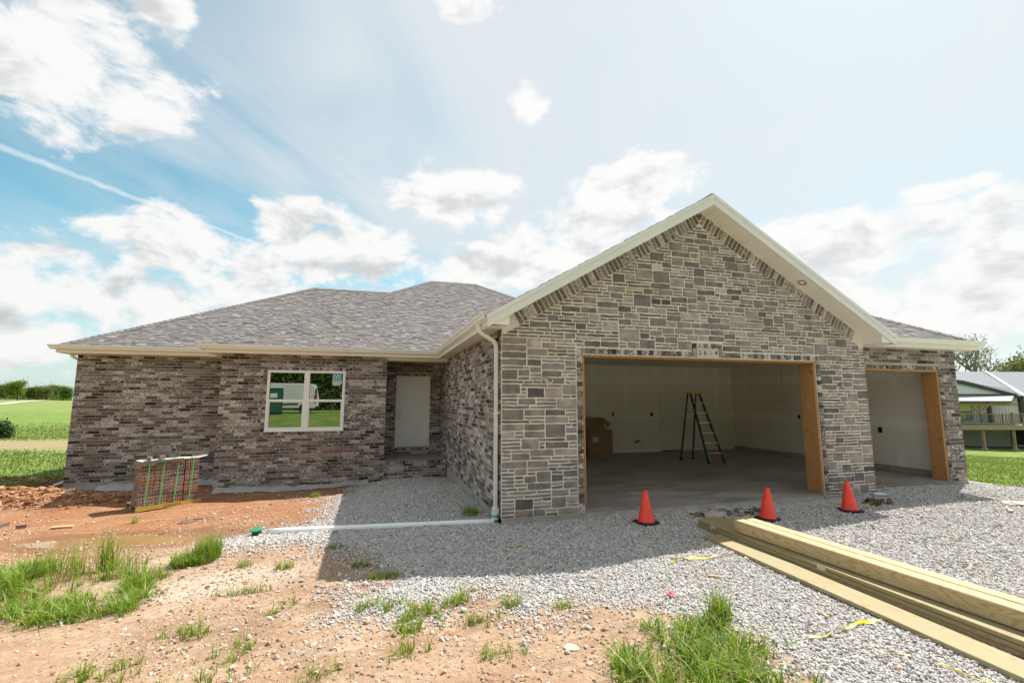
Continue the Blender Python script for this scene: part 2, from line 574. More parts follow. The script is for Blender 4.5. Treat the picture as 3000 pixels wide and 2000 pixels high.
MAT['trim'] = plain('cream_trim', (0.86, 0.83, 0.76), 0.45, 0.05, 1.5)
MAT['gutter'] = plain('cream_gutter', (0.85, 0.825, 0.77), 0.32, 0.05, 1.2)
MAT['soffit'] = plain('cream_soffit', (0.88, 0.845, 0.75), 0.5, 0.05, 1.2)
MAT['rake'] = plain('cream_rake_board', (0.78, 0.765, 0.715), 0.45, 0.05, 1.5)
MAT['white'] = plain('white_vinyl', (0.86, 0.85, 0.83), 0.4, 0.03, 3)
MAT['pvc'] = plain('white_pvc', (0.80, 0.81, 0.80), 0.35, 0.06, 4)
MAT['teal'] = plain('teal_band', (0.12, 0.50, 0.40), 0.5, 0.1, 9)
MAT['door'] = plain('primed_door', (0.88, 0.86, 0.82), 0.5, 0.05, 4)
MAT['concrete'] = plain('foundation_concrete', (0.40, 0.38, 0.34), 0.9, 0.3, 2.5, bumpd=0.006, spec=0.25)
MAT['porch'] = plain('porch_concrete', (0.27, 0.26, 0.245), 0.85, 0.2, 2.5, bumpd=0.003, spec=0.3)
MAT['steel'] = plain('brushed_nickel', (0.55, 0.52, 0.47), 0.3, 0.1, 30, metal=1.0)
MAT['black'] = plain('black_plastic', (0.02, 0.02, 0.02), 0.55, 0.2, 10)
MAT['dark'] = plain('dark_void', (0.012, 0.012, 0.012), 0.8, 0.2, 10)

def mat_drywall():
    m, t, b = new_mat('drywall')
    pos = t.node('ShaderNodeNewGeometry').outputs['Position']
    x, y, z = t.sep(pos)
    n = t.noise(pos, 1.1, 4, 0.6)
    seam = t.step(t.math('ABSOLUTE', t.math('SUBTRACT', t.math('FRACT', t.math('DIVIDE', t.math('ADD', z, t.math('MULTIPLY', n, 0.06)), 1.22)), 0.5)), 0.38, 0.43)
    vx = t.math('FRACT', t.math('DIVIDE', t.math('ADD', t.math('ADD', x, y), t.math('MULTIPLY', n, 0.08)), 1.22))
    seam2 = t.math('MULTIPLY', t.step(t.math('ABSOLUTE', t.math('SUBTRACT', vx, 0.5)), 0.40, 0.46), t.step(t.noise(pos, 0.5, 2, 0.5), 0.45, 0.6))
    c = t.mix(t.lin(n, 0.3, 0.7), (0.83, 0.775, 0.69), (0.87, 0.82, 0.745))
    c = t.mix(t.math('MULTIPLY', t.math('MAXIMUM', seam, seam2), 0.85), c, (0.92, 0.90, 0.86))
    t.put(b.inputs['Base Color'], c)
    b.inputs['Roughness'].default_value = 0.85
    b.inputs['Specular IOR Level'].default_value = 0.2
    return m
MAT['drywall'] = mat_drywall()

def mat_floor():
    m, t, b = new_mat('garage_concrete')
    pos = t.node('ShaderNodeNewGeometry').outputs['Position']
    a = t.noise(t.mapping(pos, scale=(0.5, 1.5, 1), rot=(0, 0, R(24))), 1.6, 6, 0.62, 0.8)
    f = t.noise(pos, 26, 4, 0.65)
    w = t.noise(t.mapping(pos, scale=(0.35, 2.4, 1), rot=(0, 0, R(-18))), 3.2, 6, 0.7, 0.4)
    c = t.mix(t.lin(a, 0.32, 0.68), (0.20, 0.172, 0.148), (0.42, 0.38, 0.335))
    c = t.mix(t.step(w, 0.56, 0.74, 0, 0.7), c, (0.62, 0.585, 0.54))
    c = t.mix(t.lin(f, 0.3, 0.7, 0, 0.35), c, t.mix(1.0, c, (0.6, 0.6, 0.6), 'MULTIPLY'))
    t.put(b.inputs['Base Color'], c)
    t.put(b.inputs['Roughness'], t.lin(a, 0.3, 0.7, 0.42, 0.65))
    return m
MAT['floor'] = mat_floor()

def mat_glass():
    m, t, b = new_mat('coated_window_glass')
    b.inputs['Base Color'].default_value = (0.30, 0.315, 0.29, 1)
    b.inputs['Metallic'].default_value = 1.0
    b.inputs['Roughness'].default_value = 0.01
    pos = t.node('ShaderNodeNewGeometry').outputs['Position']
    bump(t, b, t.noise(pos, 1.3, 1, 0.4), 0.0025, 0.35)
    return m
MAT['glass'] = mat_glass()

# ---------------------------------------------------------------- terrain
def hash2(ix, iy, seed):
    h = (ix.astype(np.int64)*374761393 + iy.astype(np.int64)*668265263 + seed*1442695041) & 0xFFFFFFFF
    h = ((h ^ (h >> 13)) * 1274126177) & 0xFFFFFFFF
    return ((h ^ (h >> 16)) & 0xFFFF) / 65535.0

def vnoise(x, y, seed=0):
    x0, y0 = np.floor(x), np.floor(y)
    fx, fy = x-x0, y-y0
    fx = fx*fx*(3-2*fx)
    fy = fy*fy*(3-2*fy)
    a, b = hash2(x0, y0, seed), hash2(x0+1, y0, seed)
    c, d = hash2(x0, y0+1, seed), hash2(x0+1, y0+1, seed)
    return (a*(1-fx)+b*fx)*(1-fy) + (c*(1-fx)+d*fx)*fy

def fbm(x, y, seed=0, octv=4, rough=0.5):
    s = np.zeros(np.shape(x))
    amp, tot = 1.0, 0.0
    for k in range(octv):
        s += amp*vnoise(x*2**k, y*2**k, seed+k*17)
        tot += amp
        amp *= rough
    return s/tot

def sstep(x, a, b):
    t = np.clip((x-a)/(b-a), 0, 1)
    return t*t*(3-2*t)

CTRL = np.array([(0,-.1,-.10),(1.4,-.1,-.10),(3.8,-.1,-.10),(6.3,-.1,-.12),(7.4,-.1,-.08),(8,.2,-.03),(10.2,.2,-.03),(10.9,0,-.16),(12.3,.8,-.30),
 (9,-.8,-.12),(-.2,.7,-.17),(-.2,2,-.13),(-.1,3,-.17),(-.9,5.5,-.19),(-.1,5.7,-.42),(-1.7,5.7,-.40),(-2.7,5.8,-.47),(-4,5.8,-.46),(-5.5,5.8,-.43),(-6,6.9,-.45),(-9,6.9,-.46),
 (-6,4,-.43),(-7.5,3.2,-.42),(-4,4,-.42),(-3.6,1.5,-.29),(-5.2,1.7,-.415),(-6.8,2.2,-.42),(-4.2,.1,-.34),(-5.2,-.2,-.34),(-2.5,-1.0,-.24),(-2.2,.8,-.24),(-2.6,3,-.3),
 (-1,-1,-.18),(1.5,-1,-.12),(3,-2,-.125),(2.5,-4,-.125),(3,-5,-.12),(.5,-3.6,-.14),(-1.5,-2.5,-.20),(-1,-3.6,-.18),(-4.4,-2.3,-.26),(-3,-3,-.22),(-1.9,-7,-.02),(3,-8,-.02),(-6,-7,-.05),
 (6,-3,-.15),(9,-4,-.2),(8,-8,-.15),(13,-3,-.3),(-9,2,-.44),(-12,5,-.46),(-9,-3,-.35),(-12,9,-.5)])

def base_height(x, y):
    x = np.asarray(x, float)
    y = np.asarray(y, float)
    # far trend: rising fields to the back left, falling lawn to the right, rising ground behind the photographer
    d = np.hypot(x+5, y-5)
    far = np.full(x.shape, -0.5)
    far = far + 2.1*sstep(d, 28, 165)*sstep(-x-0.35*y, -20, 60)
    drop = sstep(x + 0.35*y, 11, 62)
    far = far - 2.05*drop*sstep(x, 8, 30)
    far = far + 0.98*sstep(-y, 6, 22)*sstep(-x, -25, -5)
    num = np.zeros(x.shape)
    den = np.zeros(x.shape)
    for cx, cy, cz in CTRL:
        q = ((x-cx)**2 + (y-cy)**2)
        w = np.exp(-q/1.3) + 0.02*np.exp(-q/9.0) + 1e-9
        num += w*cz
        den += w
    near = num/den
    db = np.hypot(np.maximum(0, np.maximum(-11-x, x-12.5)), np.maximum(0, np.maximum(-8-y, y-8)))
    m = 1 - sstep(db, 0.0, 7.0)
    return near*m + far*(1-m)

def mound(x, y):
    h = 0.34*np.exp(-(((x+9.3)/1.5)**2 + ((y-5.35)/0.62)**2)**1.3)
    h = h + 0.16*np.exp(-(((x+7.6)/0.8)**2 + ((y-4.9)/0.45)**2))
    h = h + 0.26*np.exp(-(((x+12.2)/3.0)**2 + ((y-8.1)/0.7)**2)**1.4)
    return h

# gravel outline on the plan
GRAVEL = np.array([(-1.7,5.85),(-2.35,4.6),(-2.62,3.1),(-2.5,1.75),(-3.35,1.50),(-3.95,1.12),(-3.85,0.66),(-2.75,0.55),(-2.2,-.1),(-1.95,-.75),(-1.55,-1.45),
 (-2.05,-1.95),(-1.95,-2.25),(-1.35,-2.45),(-.95,-2.1),(-.62,-2.15),(-.55,-2.65),(.1,-2.85),(.62,-2.95),(.95,-3.4),(1.05,-4.3),(1.1,-6),(.4,-9),(9,-14),(19,-9),(15.5,-1.5),(12.4,.55),(11.3,1.35),(10.7,1.4),(10.7,5.85)])

def poly_sd(px, py, poly):
    """signed distance, positive inside"""
    px, py = np.asarray(px, float), np.asarray(py, float)
    dmin = np.full(px.shape, 1e9)
    inside = np.zeros(px.shape, bool)
    n = len(poly)
    for i in range(n):
        ax, ay = poly[i]
        bx, by = poly[(i+1) % n]
        ex, ey = bx-ax, by-ay
        t = np.clip(((px-ax)*ex + (py-ay)*ey)/(ex*ex+ey*ey), 0, 1)
        dmin = np.minimum(dmin, np.hypot(px-ax-t*ex, py-ay-t*ey))
        cond = ((ay > py) != (by > py)) & (px < (bx-ax)*(py-ay)/(by-ay+1e-12)+ax)
        inside ^= cond
    return np.where(inside, dmin, -dmin)

def gravel_mask(x, y):
    sd_ = poly_sd(x, y, GRAVEL)
    return sstep(sd_ + (fbm(x*2.2, y*2.2, 5)-0.5)*0.55 + (fbm(x*9, y*9, 9, 2)-0.5)*0.18, -0.10, 0.16)

def lawn_mask(x, y):
    """grown-over ground: field behind and to the left, lawn to the right, ground behind the photographer"""
    left = sstep((-x - 9.6) + (y-8.2)*0.75 + (fbm(x*0.6, y*0.6, 3)-0.5)*1.4, 0.0, 0.5)*sstep(y, 3.0, 9.0)
    left = np.maximum(left, sstep(-x, 12.5, 15.5))
    right = sstep(x - 11.9 + (y-1.3)*0.75 + (fbm(x*0.9, y*0.9, 4)-0.5)*0.9, 0.0, 0.4)*sstep(y, -2.0, 0.4)
    right = np.maximum(right, sstep(x, 15.5, 18.0))
    back = sstep(-y, 8.5, 13.0)
    far = sstep(y, 14, 18)
    return np.clip(np.maximum(np.maximum(left, right), np.maximum(back, far)), 0, 1)

def height(x, y):
    x = np.asarray(x, float)
    y = np.asarray(y, float)
    h = base_height(x, y) + mound(x, y)
    g = gravel_mask(x, y)
    d = np.hypot(x+5, y-5)
    near = 1 - sstep(d, 14, 30)
    h = h + near*(fbm(x*1.1, y*1.1, 21, 3)-0.5)*0.05*(1-0.5*g)
    h = h + near*(fbm(x*7, y*7, 31, 3)-0.5)*0.022
    dm = sstep(mound(x, y), 0.04, 0.2)
    h = h + dm*(fbm(x*5, y*5, 41, 4)-0.5)*0.16
    # wheel tracks in the clay
    tr = np.sin((x*0.62+y*0.78)*5.2 + 1.5*fbm(x*.5, y*.5, 8))
    h = h + near*(1-g)*0.008*tr
    h = h + 0.045*np.exp(-((x-9.1)/1.75)**4 - ((y-0.15)/0.42)**2)
    # hollow that holds the puddle
    pq = ((x+5.35-0.25*(y-1.8))/1.75)**2 + ((y-1.85+0.18*(x+5.3))/0.42)**2
    h = h*(1-0.85*np.exp(-pq*.6)) + (-0.425)*0.85*np.exp(-pq*.6) - 0.03*np.exp(-pq)
    # flat below the house so that no ground comes through its floor
    ins = ((x > 0.15) & (x < 10.6) & (y > 0.25) & (y < 17)) | ((x > -9) & (x < 0.2) & (y > 7.35) & (y < 16.5)) | ((x > -5.4) & (x < 0.1) & (y > 6.05) & (y < 10))
    h = np.where(ins, np.minimum(h, -0.35), h)
    h = h + sstep(d, 20, 40)*(fbm(x*.12, y*.12, 51, 3)-0.5)*0.5
    return h

def grid_lines(fine0, fine1, step, out0, out1, growth=1.16):
    mid = list(np.arange(fine0, fine1+1e-6, step))
    a, s = fine1, step
    hi = []
    while a < out1:
        s = min(s*growth, 45)
        a += s
        hi.append(a)
    a, s = fine0, step
    lo = []
    while a > out0:
        s = min(s*growth, 45)
        a -= s
        lo.append(a)
    return np.array(lo[::-1] + mid + hi)

gx = grid_lines(-11.5, 12.5, 0.075, -900, 900)
gy = grid_lines(-5.2, 8.4, 0.075, -700, 1100)
GX, GY = np.meshgrid(gx, gy)
GZ = height(GX, GY)
ny, nx = GX.shape
gv = np.stack([GX.ravel(), GY.ravel(), GZ.ravel()], 1)
idx = np.arange(ny*nx).reshape(ny, nx)
gq = np.stack([idx[:-1, :-1].ravel(), idx[:-1, 1:].ravel(), idx[1:, 1:].ravel(), idx[1:, :-1].ravel()], 1)
gm = gravel_mask(GX, GY)
lm = lawn_mask(GX, GY)
# clay is redder by the house and the spoil heap, paler where it was driven over
clay = sstep(GY - 0.15*GX + (fbm(GX*.7, GY*.7, 61)-0.5)*3.2, -0.2, 3.2)
clay = np.maximum(clay, sstep(mound(GX, GY), 0.02, 0.1))
tv = np.stack([gm.ravel(), lm.ravel(), clay.ravel()], 1)

def mat_ground():
    m, t, b = new_mat('ground_surface')
    gr, lw, cy = tint_of(t)
    pos = t.node('ShaderNodeNewGeometry').outputs['Position']
    x, y, z = t.sep(pos)
    p2 = t.comb(x, y, 0)
    n0 = t.noise(p2, 0.55, 5, 0.6)
    n1 = t.noise(t.mapping(p2, scale=(0.62, 1.5, 1), rot=(0, 0, R(-24))), 2.0, 6, 0.64, 0.4)
    n2 = t.noise(p2, 17, 5, 0.68)
    n3 = t.noise(p2, 85, 3, 0.6)
    tan = t.mix(t.lin(n1, 0.3, 0.7), (0.30, 0.185, 0.112), (0.45, 0.325, 0.222))
    red = t.mix(t.lin(n1, 0.3, 0.7), (0.26, 0.105, 0.042), (0.37, 0.19, 0.092))
    tan = t.mix(t.step(n1, 0.46, 0.60, 0, 0.75), tan, t.mix(t.lin(n0, 0.35, 0.65), (0.36, 0.225, 0.135), (0.52, 0.415, 0.305)))
    soil = t.mix(t.math('MULTIPLY', cy, t.lin(n0, 0.25, 0.6, 0.55, 1.0)), tan, red)
    soil = t.mix(t.lin(n2, 0.3, 0.72), t.mix(1.0, soil, (0.66, 0.62, 0.58), 'MULTIPLY'), t.mix(1.0, soil, (1.16, 1.16, 1.16), 'MULTIPLY'))
    soil = t.mix(t.step(n3, 0.60, 0.72, 0, 0.5), soil, (0.46, 0.38, 0.29))
    pp = t.vmath('LENGTH', t.comb(t.math('DIVIDE', t.math('ADD', x, 3.5), 1.5), t.math('DIVIDE', t.math('ADD', y, 0.9), 0.8), 0))
    soil = t.mix(t.step(t.math('ADD', pp, t.math('MULTIPLY', n2, 0.9)), 1.35, 0.75, 0, 0.65), soil, (0.50, 0.42, 0.33))
    dk_ = t.math('MULTIPLY', t.step(t.noise(p2, 1.15, 5, 0.68, 0.5), 0.54, 0.66, 0, 0.55), t.step(y, 0.5, -1.5))
    soil = t.mix(dk_, soil, (0.205, 0.125, 0.075))
    # damp clay round the puddle
    wet = t.vmath('LENGTH', t.comb(t.math('DIVIDE', t.math('ADD', x, 5.3), 2.5), t.math('DIVIDE', t.math('ADD', t.math('SUBTRACT', y, 1.8), t.math('MULTIPLY', t.math('ADD', x, 5.3), 0.18)), 0.62), 0))
    wf = t.step(t.math('ADD', wet, t.math('MULTIPLY', n1, 0.5)), 1.35, 0.95, 0, 0.62)
    soil = t.mix(wf, soil, (0.17, 0.088, 0.04))
    # dark brown along the back-left bank
    ts = t.math('MULTIPLY', t.step(t.math('ADD', y, t.math('MULTIPLY', n1, 1.2)), 7.1, 7.7), t.step(x, -8.6, -9.2))
    soil = t.mix(ts, soil, (0.085, 0.052, 0.034))
    grv = t.mix(t.lin(n2, 0.3, 0.7), (0.22, 0.20, 0.18), (0.46, 0.42, 0.375))
    c = t.mix(gr, soil, grv)
    # grass seen from afar: fresh and yellow greens, brown stripe on the left
    ga = t.mix(t.lin(n0, 0.3, 0.7), (0.11, 0.185, 0.040), (0.185, 0.255, 0.062))
    g1 = t.noise(t.mapping(p2, scale=(0.6, 1.4, 1)), 1.5, 6, 0.7)
    ga = t.mix(t.lin(g1, 0.35, 0.68), t.mix(1.0, ga, (0.50, 0.60, 0.48), 'MULTIPLY'), t.mix(1.0, ga, (1.42, 1.28, 1.2), 'MULTIPLY'))
    yr = t.math('ADD', t.math('ADD', y, t.math('MULTIPLY', x, 0.12)), t.math('MULTIPLY', n0, 5.0))
    strip = t.math('MULTIPLY', t.math('MULTIPLY', t.step(yr, 18.0, 21.0), t.step(yr, 27.5, 23.5)), t.step(x, -9, -11))
    ga = t.mix(t.math('MULTIPLY', strip, 0.8), ga, (0.30, 0.215, 0.13))
    band = t.math('MULTIPLY', t.step(y, 70, 84), t.step(x, -20, -30))
    ga = t.mix(t.math('MULTIPLY', band, 0.4), ga, (0.22, 0.23, 0.08))
    c = t.mix(lw, c, ga)
    t.put(b.inputs['Base Color'], c)
    t.put(b.inputs['Roughness'], t.math('SUBTRACT', 0.95, t.math('MULTIPLY', wf, 0.5)))
    b.inputs['Specular IOR Level'].default_value = 0.2
    bump(t, b, t.math('ADD', n2, t.math('MULTIPLY', n3, 0.5)), 0.03, 0.6)
    return m
MAT['ground'] = mat_ground()
ground = raw_mesh('ground', gv, gq, MAT['ground'], tv, smooth=True)
tag(ground, 'bare orange clay lot running into green fields', 'ground', kind='structure')

def ground_z(x, y):
    """height of the built sheet (bilinear)"""
    x = np.asarray(x, float)
    y = np.asarray(y, float)
    i = np.clip(np.searchsorted(gx, x)-1, 0, nx-2)
    j = np.clip(np.searchsorted(gy, y)-1, 0, ny-2)
    fx = (x-gx[i])/(gx[i+1]-gx[i])
    fy = (y-gy[j])/(gy[j+1]-gy[j])
    return (GZ[j, i]*(1-fx)+GZ[j, i+1]*fx)*(1-fy) + (GZ[j+1, i]*(1-fx)+GZ[j+1, i+1]*fx)*fy

def gz(x, y):
    return float(ground_z(np.array([x]), np.array([y]))[0])

# far farm track on the left and the lane behind the photographer
def track(name, pts, w, mat, label):
    P = [np.array(p, float) for p in pts]
    line = []
    for a, b_ in zip(P[:-1], P[1:]):
        n = max(2, int(np.linalg.norm(b_-a)/2.0))
        line += [a + (b_-a)*k/n for k in range(n)]
    line.append(P[-1])
    vs, qs = [], []
    for k, p in enumerate(line):
        d = line[min(k+1, len(line)-1)] - line[max(k-1, 0)]
        d /= np.linalg.norm(d)
        nrm = np.array([-d[1], d[0]])
        for s in (-1, -0.33, 0.33, 1):
            q = p + nrm*w/2*s
            vs.append((q[0], q[1], gz(q[0], q[1])+0.06))
    for k in range(len(line)-1):
        for s in range(3):
            qs.append((k*4+s, k*4+s+1, k*4+s+5, k*4+s+4))
    o = raw_mesh(name, np.array(vs), np.array(qs), mat, np.full((len(vs), 3), 0.5), smooth=True)
    return tag(o, label, 'path', kind='structure')
TRK = [(-78, 66), (-71, 90), (-70.4, 105.1), (-83.6, 134.1), (-104.2, 180), (-130, 240)]
MAT['track'] = plain('pale_track', (0.36, 0.34, 0.30), 0.95, 0.15, 0.8)
track('farm_track', TRK, 2.0, MAT['track'], 'pale farm track crossing the green field')
track('lane', [(-45, -33.5), (-6, -31.5), (14, -27), (34, -22), (60, -21)], 2.2, MAT['track'], 'pale gravel lane behind the parked van')

# ---------------------------------------------------------------- the house
house = empty('house', (0, 0, 0), 0, 'unfinished single-storey house in dark brick with a grey stone garage gable', 'house')
Wd, G0, G1, GT = 7.571, 1.359, 6.292, 2.487          # stone front: width, garage opening, its head
D3, H0, H1, HT, W3 = 0.342, 7.76, 10.209, 2.413, 10.778   # small garage bay
DW, W0, W1 = 5.902, -5.561, -1.637                    # window wall
DL, L0 = 7.042, -9.055                                # far left wall
DP = 7.296                                            # door wall in the porch
TOP = 2.885
S, ZE, OV = 0.58, 3.02, 0.32
APEX = Wd/2
def gable_z(x):
    return 5.25 - S*abs(x-APEX)

bricks = []     # (8 corners, tint) candidates; the 300 that show largest become objects of their own
def rnd_tint():
    r = random.random()
    if r < 0.10:
        a = random.uniform(0, 0.12)
    elif r < 0.93:
        a = random.choice((random.uniform(0.16, 0.5), random.uniform(0.35, 0.87)))
    else:
        a = random.uniform(0.88, 1.0)
    return (a, random.random()**1.1, random.random())

def brick_box(o, u, n, a0, a1, z0, z1, depth=0.075, proud=0.009, tint=None, wall=None):
    """brick lying in a wall whose face passes o, along u, with outward normal n"""
    o, u, n = (np.asarray(q, float) for q in (o, u, n))
    p = proud + random.uniform(-0.0025, 0.0025)
    j = [random.uniform(-0.0016, 0.0016) for _ in range(4)]
    v = []
    for zz in (z0, z1):
        for (a, q) in ((a0+j[0], p), (a1+j[1], p), (a1, p-depth), (a0, p-depth)):
            v.append(o + u*a + n*q + np.array([0, 0, zz+j[2 if zz == z0 else 3]]))
    if np.dot(np.cross(u, -n), (0, 0, 1)) < 0:
        v = [v[1], v[0], v[3], v[2], v[5], v[4], v[7], v[6]]
    bricks.append((v, tint or rnd_tint(), wall))

BL, BH, PITCH, COURSE = 0.2405, 0.0635, 0.254, 0.0778
def lay_bricks(o, u, n, length, z0, z1, holes, wall, start=0):
    k = 0
    z = z0 + 0.005
    while z + BH < z1 + 0.02:
        zt = min(z+BH, z1-0.001)
        a = -(PITCH/2 if (k+start) % 2 else 0) + random.uniform(-0.004, 0.004)
        while a < length:
            s0, s1 = max(a, 0.004), min(a+BL, length-0.004)
            parts = [(s0, s1)]
            for (h0, h1, hz0, hz1) in holes:
                if zt > hz0 and z < hz1:
                    nxt = []
                    for (p, q) in parts:
                        if q <= h0 or p >= h1:
                            nxt.append((p, q))
                        else:
                            if h0-p > 0.02:
                                nxt.append((p, h0-0.006))
                            if q-h1 > 0.02:
                                nxt.append((h1+0.006, q))
                    parts = nxt
            for (p, q) in parts:
                if q-p > 0.025:
                    brick_box(o, u, n, p, q, z, zt, wall=wall)
            a += PITCH
        z += COURSE
        k += 1

def small_row(o, u, n, a0, a1, z0, z1, wall, pitch=0.079, proud=0.012):
    """row of bricks set on end"""
    k = max(1, round((a1-a0)/pitch))
    w = (a1-a0)/k
    for i in range(k):
        brick_box(o, u, n, a0+i*w+0.005, a0+(i+1)*w-0.005, z0, z1, proud=proud, wall=wall)

def small_column(o, u, n, a0, a1, z0, z1, wall, proud=0.012):
    k = round((z1-z0)/COURSE)
    h = (z1-z0)/k
    for i in range(k):
        brick_box(o, u, n, a0, a1, z0+i*h+0.005, z0+(i+1)*h-0.005, proud=proud, wall=wall)

FR, LF = (0, -1, 0), (-1, 0, 0)
UX, UYm = (1, 0, 0), (0, -1, 0)
# wall bodies (the mortar shows between the bricks)
ZB = -0.30
def wall_part(name, fill, label=None):
    m = MB()
    fill(m)
    o = m.build(name, MAT['mortar'], house)
    if label:
        o['label'] = label
    return o
wl = wall_part('brick_wall', lambda m: (m.box((L0, DL, ZB), (W0+0.3, DL+0.25, TOP)), m.box((L0, DL+0.25, ZB), (L0+0.25, 16.4, TOP)), m.box((L0+.25, 16.15, ZB), (7.4, 16.4, TOP))), 'brick wall at the far left end of the house')
NX0, NX1, NZ0, NZ1 = -4.524, -2.680, 0.949, 2.480
ww = wall_part('brick_wall', lambda m: (m.box((W0, DW, ZB-.2), (NX0, DW+0.25, TOP)), m.box((NX1, DW, ZB-.2), (W1, DW+0.25, TOP)), m.box((NX0, DW, ZB-.2), (NX1, DW+0.25, NZ0)), m.box((NX0, DW, NZ1), (NX1, DW+0.25, TOP)),
                          m.box((W0, DW+.25, ZB), (W0+.25, DL, TOP)), m.box((W1-.25, DW+.25, ZB), (W1, DP, TOP))), 'brick wall around the double window')
wp = wall_part('brick_wall', lambda m: (m.box((W1-.3, DP, ZB), (-1.324, DP+.25, TOP)), m.box((-0.326, DP, ZB), (0.0, DP+.25, TOP)), m.box((-1.324, DP, 2.444), (-0.326, DP+.25, TOP)), m.box((-1.324, DP, ZB), (-.326, DP+.25, .341))), 'shaded brick wall behind the porch')
wst = wall_part('porch_step', lambda m: m.box((W1, DW, ZB-.3), (-0.001, DW+.09, 0.135)), 'brick step face below the porch slab')
ws = wall_part('brick_wall', lambda m: (m.box((0.0, 0.075, -0.04), (0.2, DP+.25, TOP+.06)),), 'brick side wall of the garage')
w3 = wall_part('brick_wall', lambda m: (m.box((H1, D3, -.3), (W3, D3+.14, TOP)), m.box((Wd-.02, D3, HT), (H1, D3+.14, TOP)), m.box((Wd-.02, D3, -.3), (H0, D3+.14, HT)), m.box((W3-.09, D3+.14, -.3), (W3, 7.5, TOP)), m.box((0.2, 7.22, 0), (W3-.09, 7.5, TOP))), 'brick wall of the single garage bay')
# bricks
lay_bricks((L0, DL, 0), UX, FR, W0-L0+0.28, -0.272, TOP, [], wl)
HOLE = (NX0-W0-0.095, NX1-W0+0.095, NZ0-0.085, NZ1+0.085)
lay_bricks((W0, DW, 0), UX, FR, W1-W0, -0.46, TOP, [HOLE], ww)
small_row((W0, DW, 0), UX, FR, HOLE[0]+.09, HOLE[1]-.09, NZ1+0.004, NZ1+0.08, ww)
small_row((W0, DW, 0), UX, FR, HOLE[0]+.005, HOLE[1]-.005, NZ0-0.08, NZ0-0.004, ww)
small_column((W0, DW, 0), UX, FR, HOLE[0]+.005, NX0-W0-0.006, NZ0+0.0, NZ1+.08, ww)
small_column((W0, DW, 0), UX, FR, NX1-W0+0.006, HOLE[1]-.005, NZ0+0.0, NZ1+.08, ww)
lay_bricks((W1-.25, DP, 0), UX, FR, 0-W1+.25, 0.15, TOP, [(-1.324-W1+.25-.01, -.326-W1+.25+.01, 0.25, 2.52)], wp)
small_row((W1-.25, DP, 0), UX, FR, -1.324-W1+.25, -.326-W1+.25, 0.256, 0.335, wp)
small_row((W1-.25, DP, 0), UX, FR, -1.324-W1+.25, -.326-W1+.25, 2.45, 2.52, wp)
lay_bricks((W1, DW, 0), UX, FR, -W1, -0.47, 0.05, [], wst)
small_row((W1, DW, 0), UX, FR, 0.004, -W1-.004, 0.052, 0.133, wst)
# the side wall is seen along its length
lay_bricks((0, DW+1.39, 0), UYm, LF, DW+1.39-0.075, -0.03, TOP+.05, [], ws, 1)
HB = [(H0-Wd-.0, H1-Wd+.1, -1, HT+.09)]
lay_bricks((Wd, D3, 0), UX, FR, W3-Wd, -0.25, TOP, HB, w3)
small_row((Wd, D3, 0), UX, FR, 0.01, H1-Wd+.09, HT+.006, HT+.085, w3)
small_column((Wd, D3, 0), UX, FR, H1-Wd+.006, H1-Wd+.094, -0.03, HT, w3)
lay_bricks((W3, D3, 0), (0, 1, 0), (1, 0, 0), 6.9, -0.25, TOP, [], w3, 1)

# stone gable
wg = MB()
Y1 = 0.30
def xz(poly):
    return [(x, 0, z) for x, z in poly]
LEAN = 0.05
wg.prism(xz([(0, LEAN*-0.8), (G0-.0, -0.04), (G0, GT), (0, GT)]), (0, Y1, 0))
wg.prism(xz([(G1, -0.04), (Wd, -0.04), (Wd, GT), (G1, GT)]), (0, Y1, 0))
wg.prism(xz([(0, GT), (Wd, GT), (Wd, gable_z(Wd)), (APEX, gable_z(APEX)), (0, gable_z(0))]), (0, Y1, 0))
stone_wall = wg.build('stone_wall', MAT['stone_mortar'], house)
stone_wall['label'] = 'garage gable wall of grey ashlar stones'
# brick band under the rake and brick trim at the garage opening
band = 0.248
for sgn in (-1, 1):
    d = np.array([sgn*1.0, 0, -S])
    d /= np.linalg.norm(d)
    nrm = np.array([sgn*S, 0, 1.0])
    nrm /= np.linalg.norm(nrm)
    L = APEX/abs(d[0])
    top = np.array([APEX, 0, gable_z(APEX)])
    s = 0.045
    while s < L-0.24:
        w = 0.060 + random.uniform(-.004, .003)
        ha = (0.228 if s > 0.17 else 0.10+0.7*s)
        p0 = top + d*s - nrm*0.012
        p1 = top + d*(s+w) - nrm*0.012
        pr = 0.014 + random.uniform(-0.003, 0.003)
        q0, q1 = p0 - nrm*ha, p1 - nrm*ha
        if sgn > 0:
            c4 = [q0, q1, p1, p0]
        else:
            c4 = [q1, q0, p0, p1]
        v = []
        for k in (0, 1):
            lo_, hi_ = (c4[0], c4[1]) if k == 0 else (c4[3], c4[2])
            v += [lo_+np.array([0, -pr, 0]), hi_+np.array([0, -pr, 0]), hi_+np.array([0, .05, 0]), lo_+np.array([0, .05, 0])]
        tt = rnd_tint()
        bricks.append((v, (max(tt[0], .42) if tt[0] < .87 else .7, tt[1], tt[2]), stone_wall))
        s += 0.0885
FZ = 0.012
small_column((0, 0, 0), UX, FR, G0-0.095, G0-0.006, -0.03, GT+.02, stone_wall, proud=0.02)
small_column((0, 0, 0), UX, FR, G1+0.006, G1+0.095, -0.03, GT+.02, stone_wall, proud=0.02)
NT0, NT1 = 3.583, 4.045
small_row((0, 0, 0), UX, FR, G0-0.09, NT0-0.006, GT+.022, GT+.108, stone_wall, proud=0.02)
small_row((0, 0, 0), UX, FR, NT1+0.006, G1+0.09, GT+.022, GT+.108, stone_wall, proud=0.02)
small_row((0, 0, 0), UX, FR, NT0-.085, NT1+.085, GT+.185, GT+.265, stone_wall, proud=0.02)
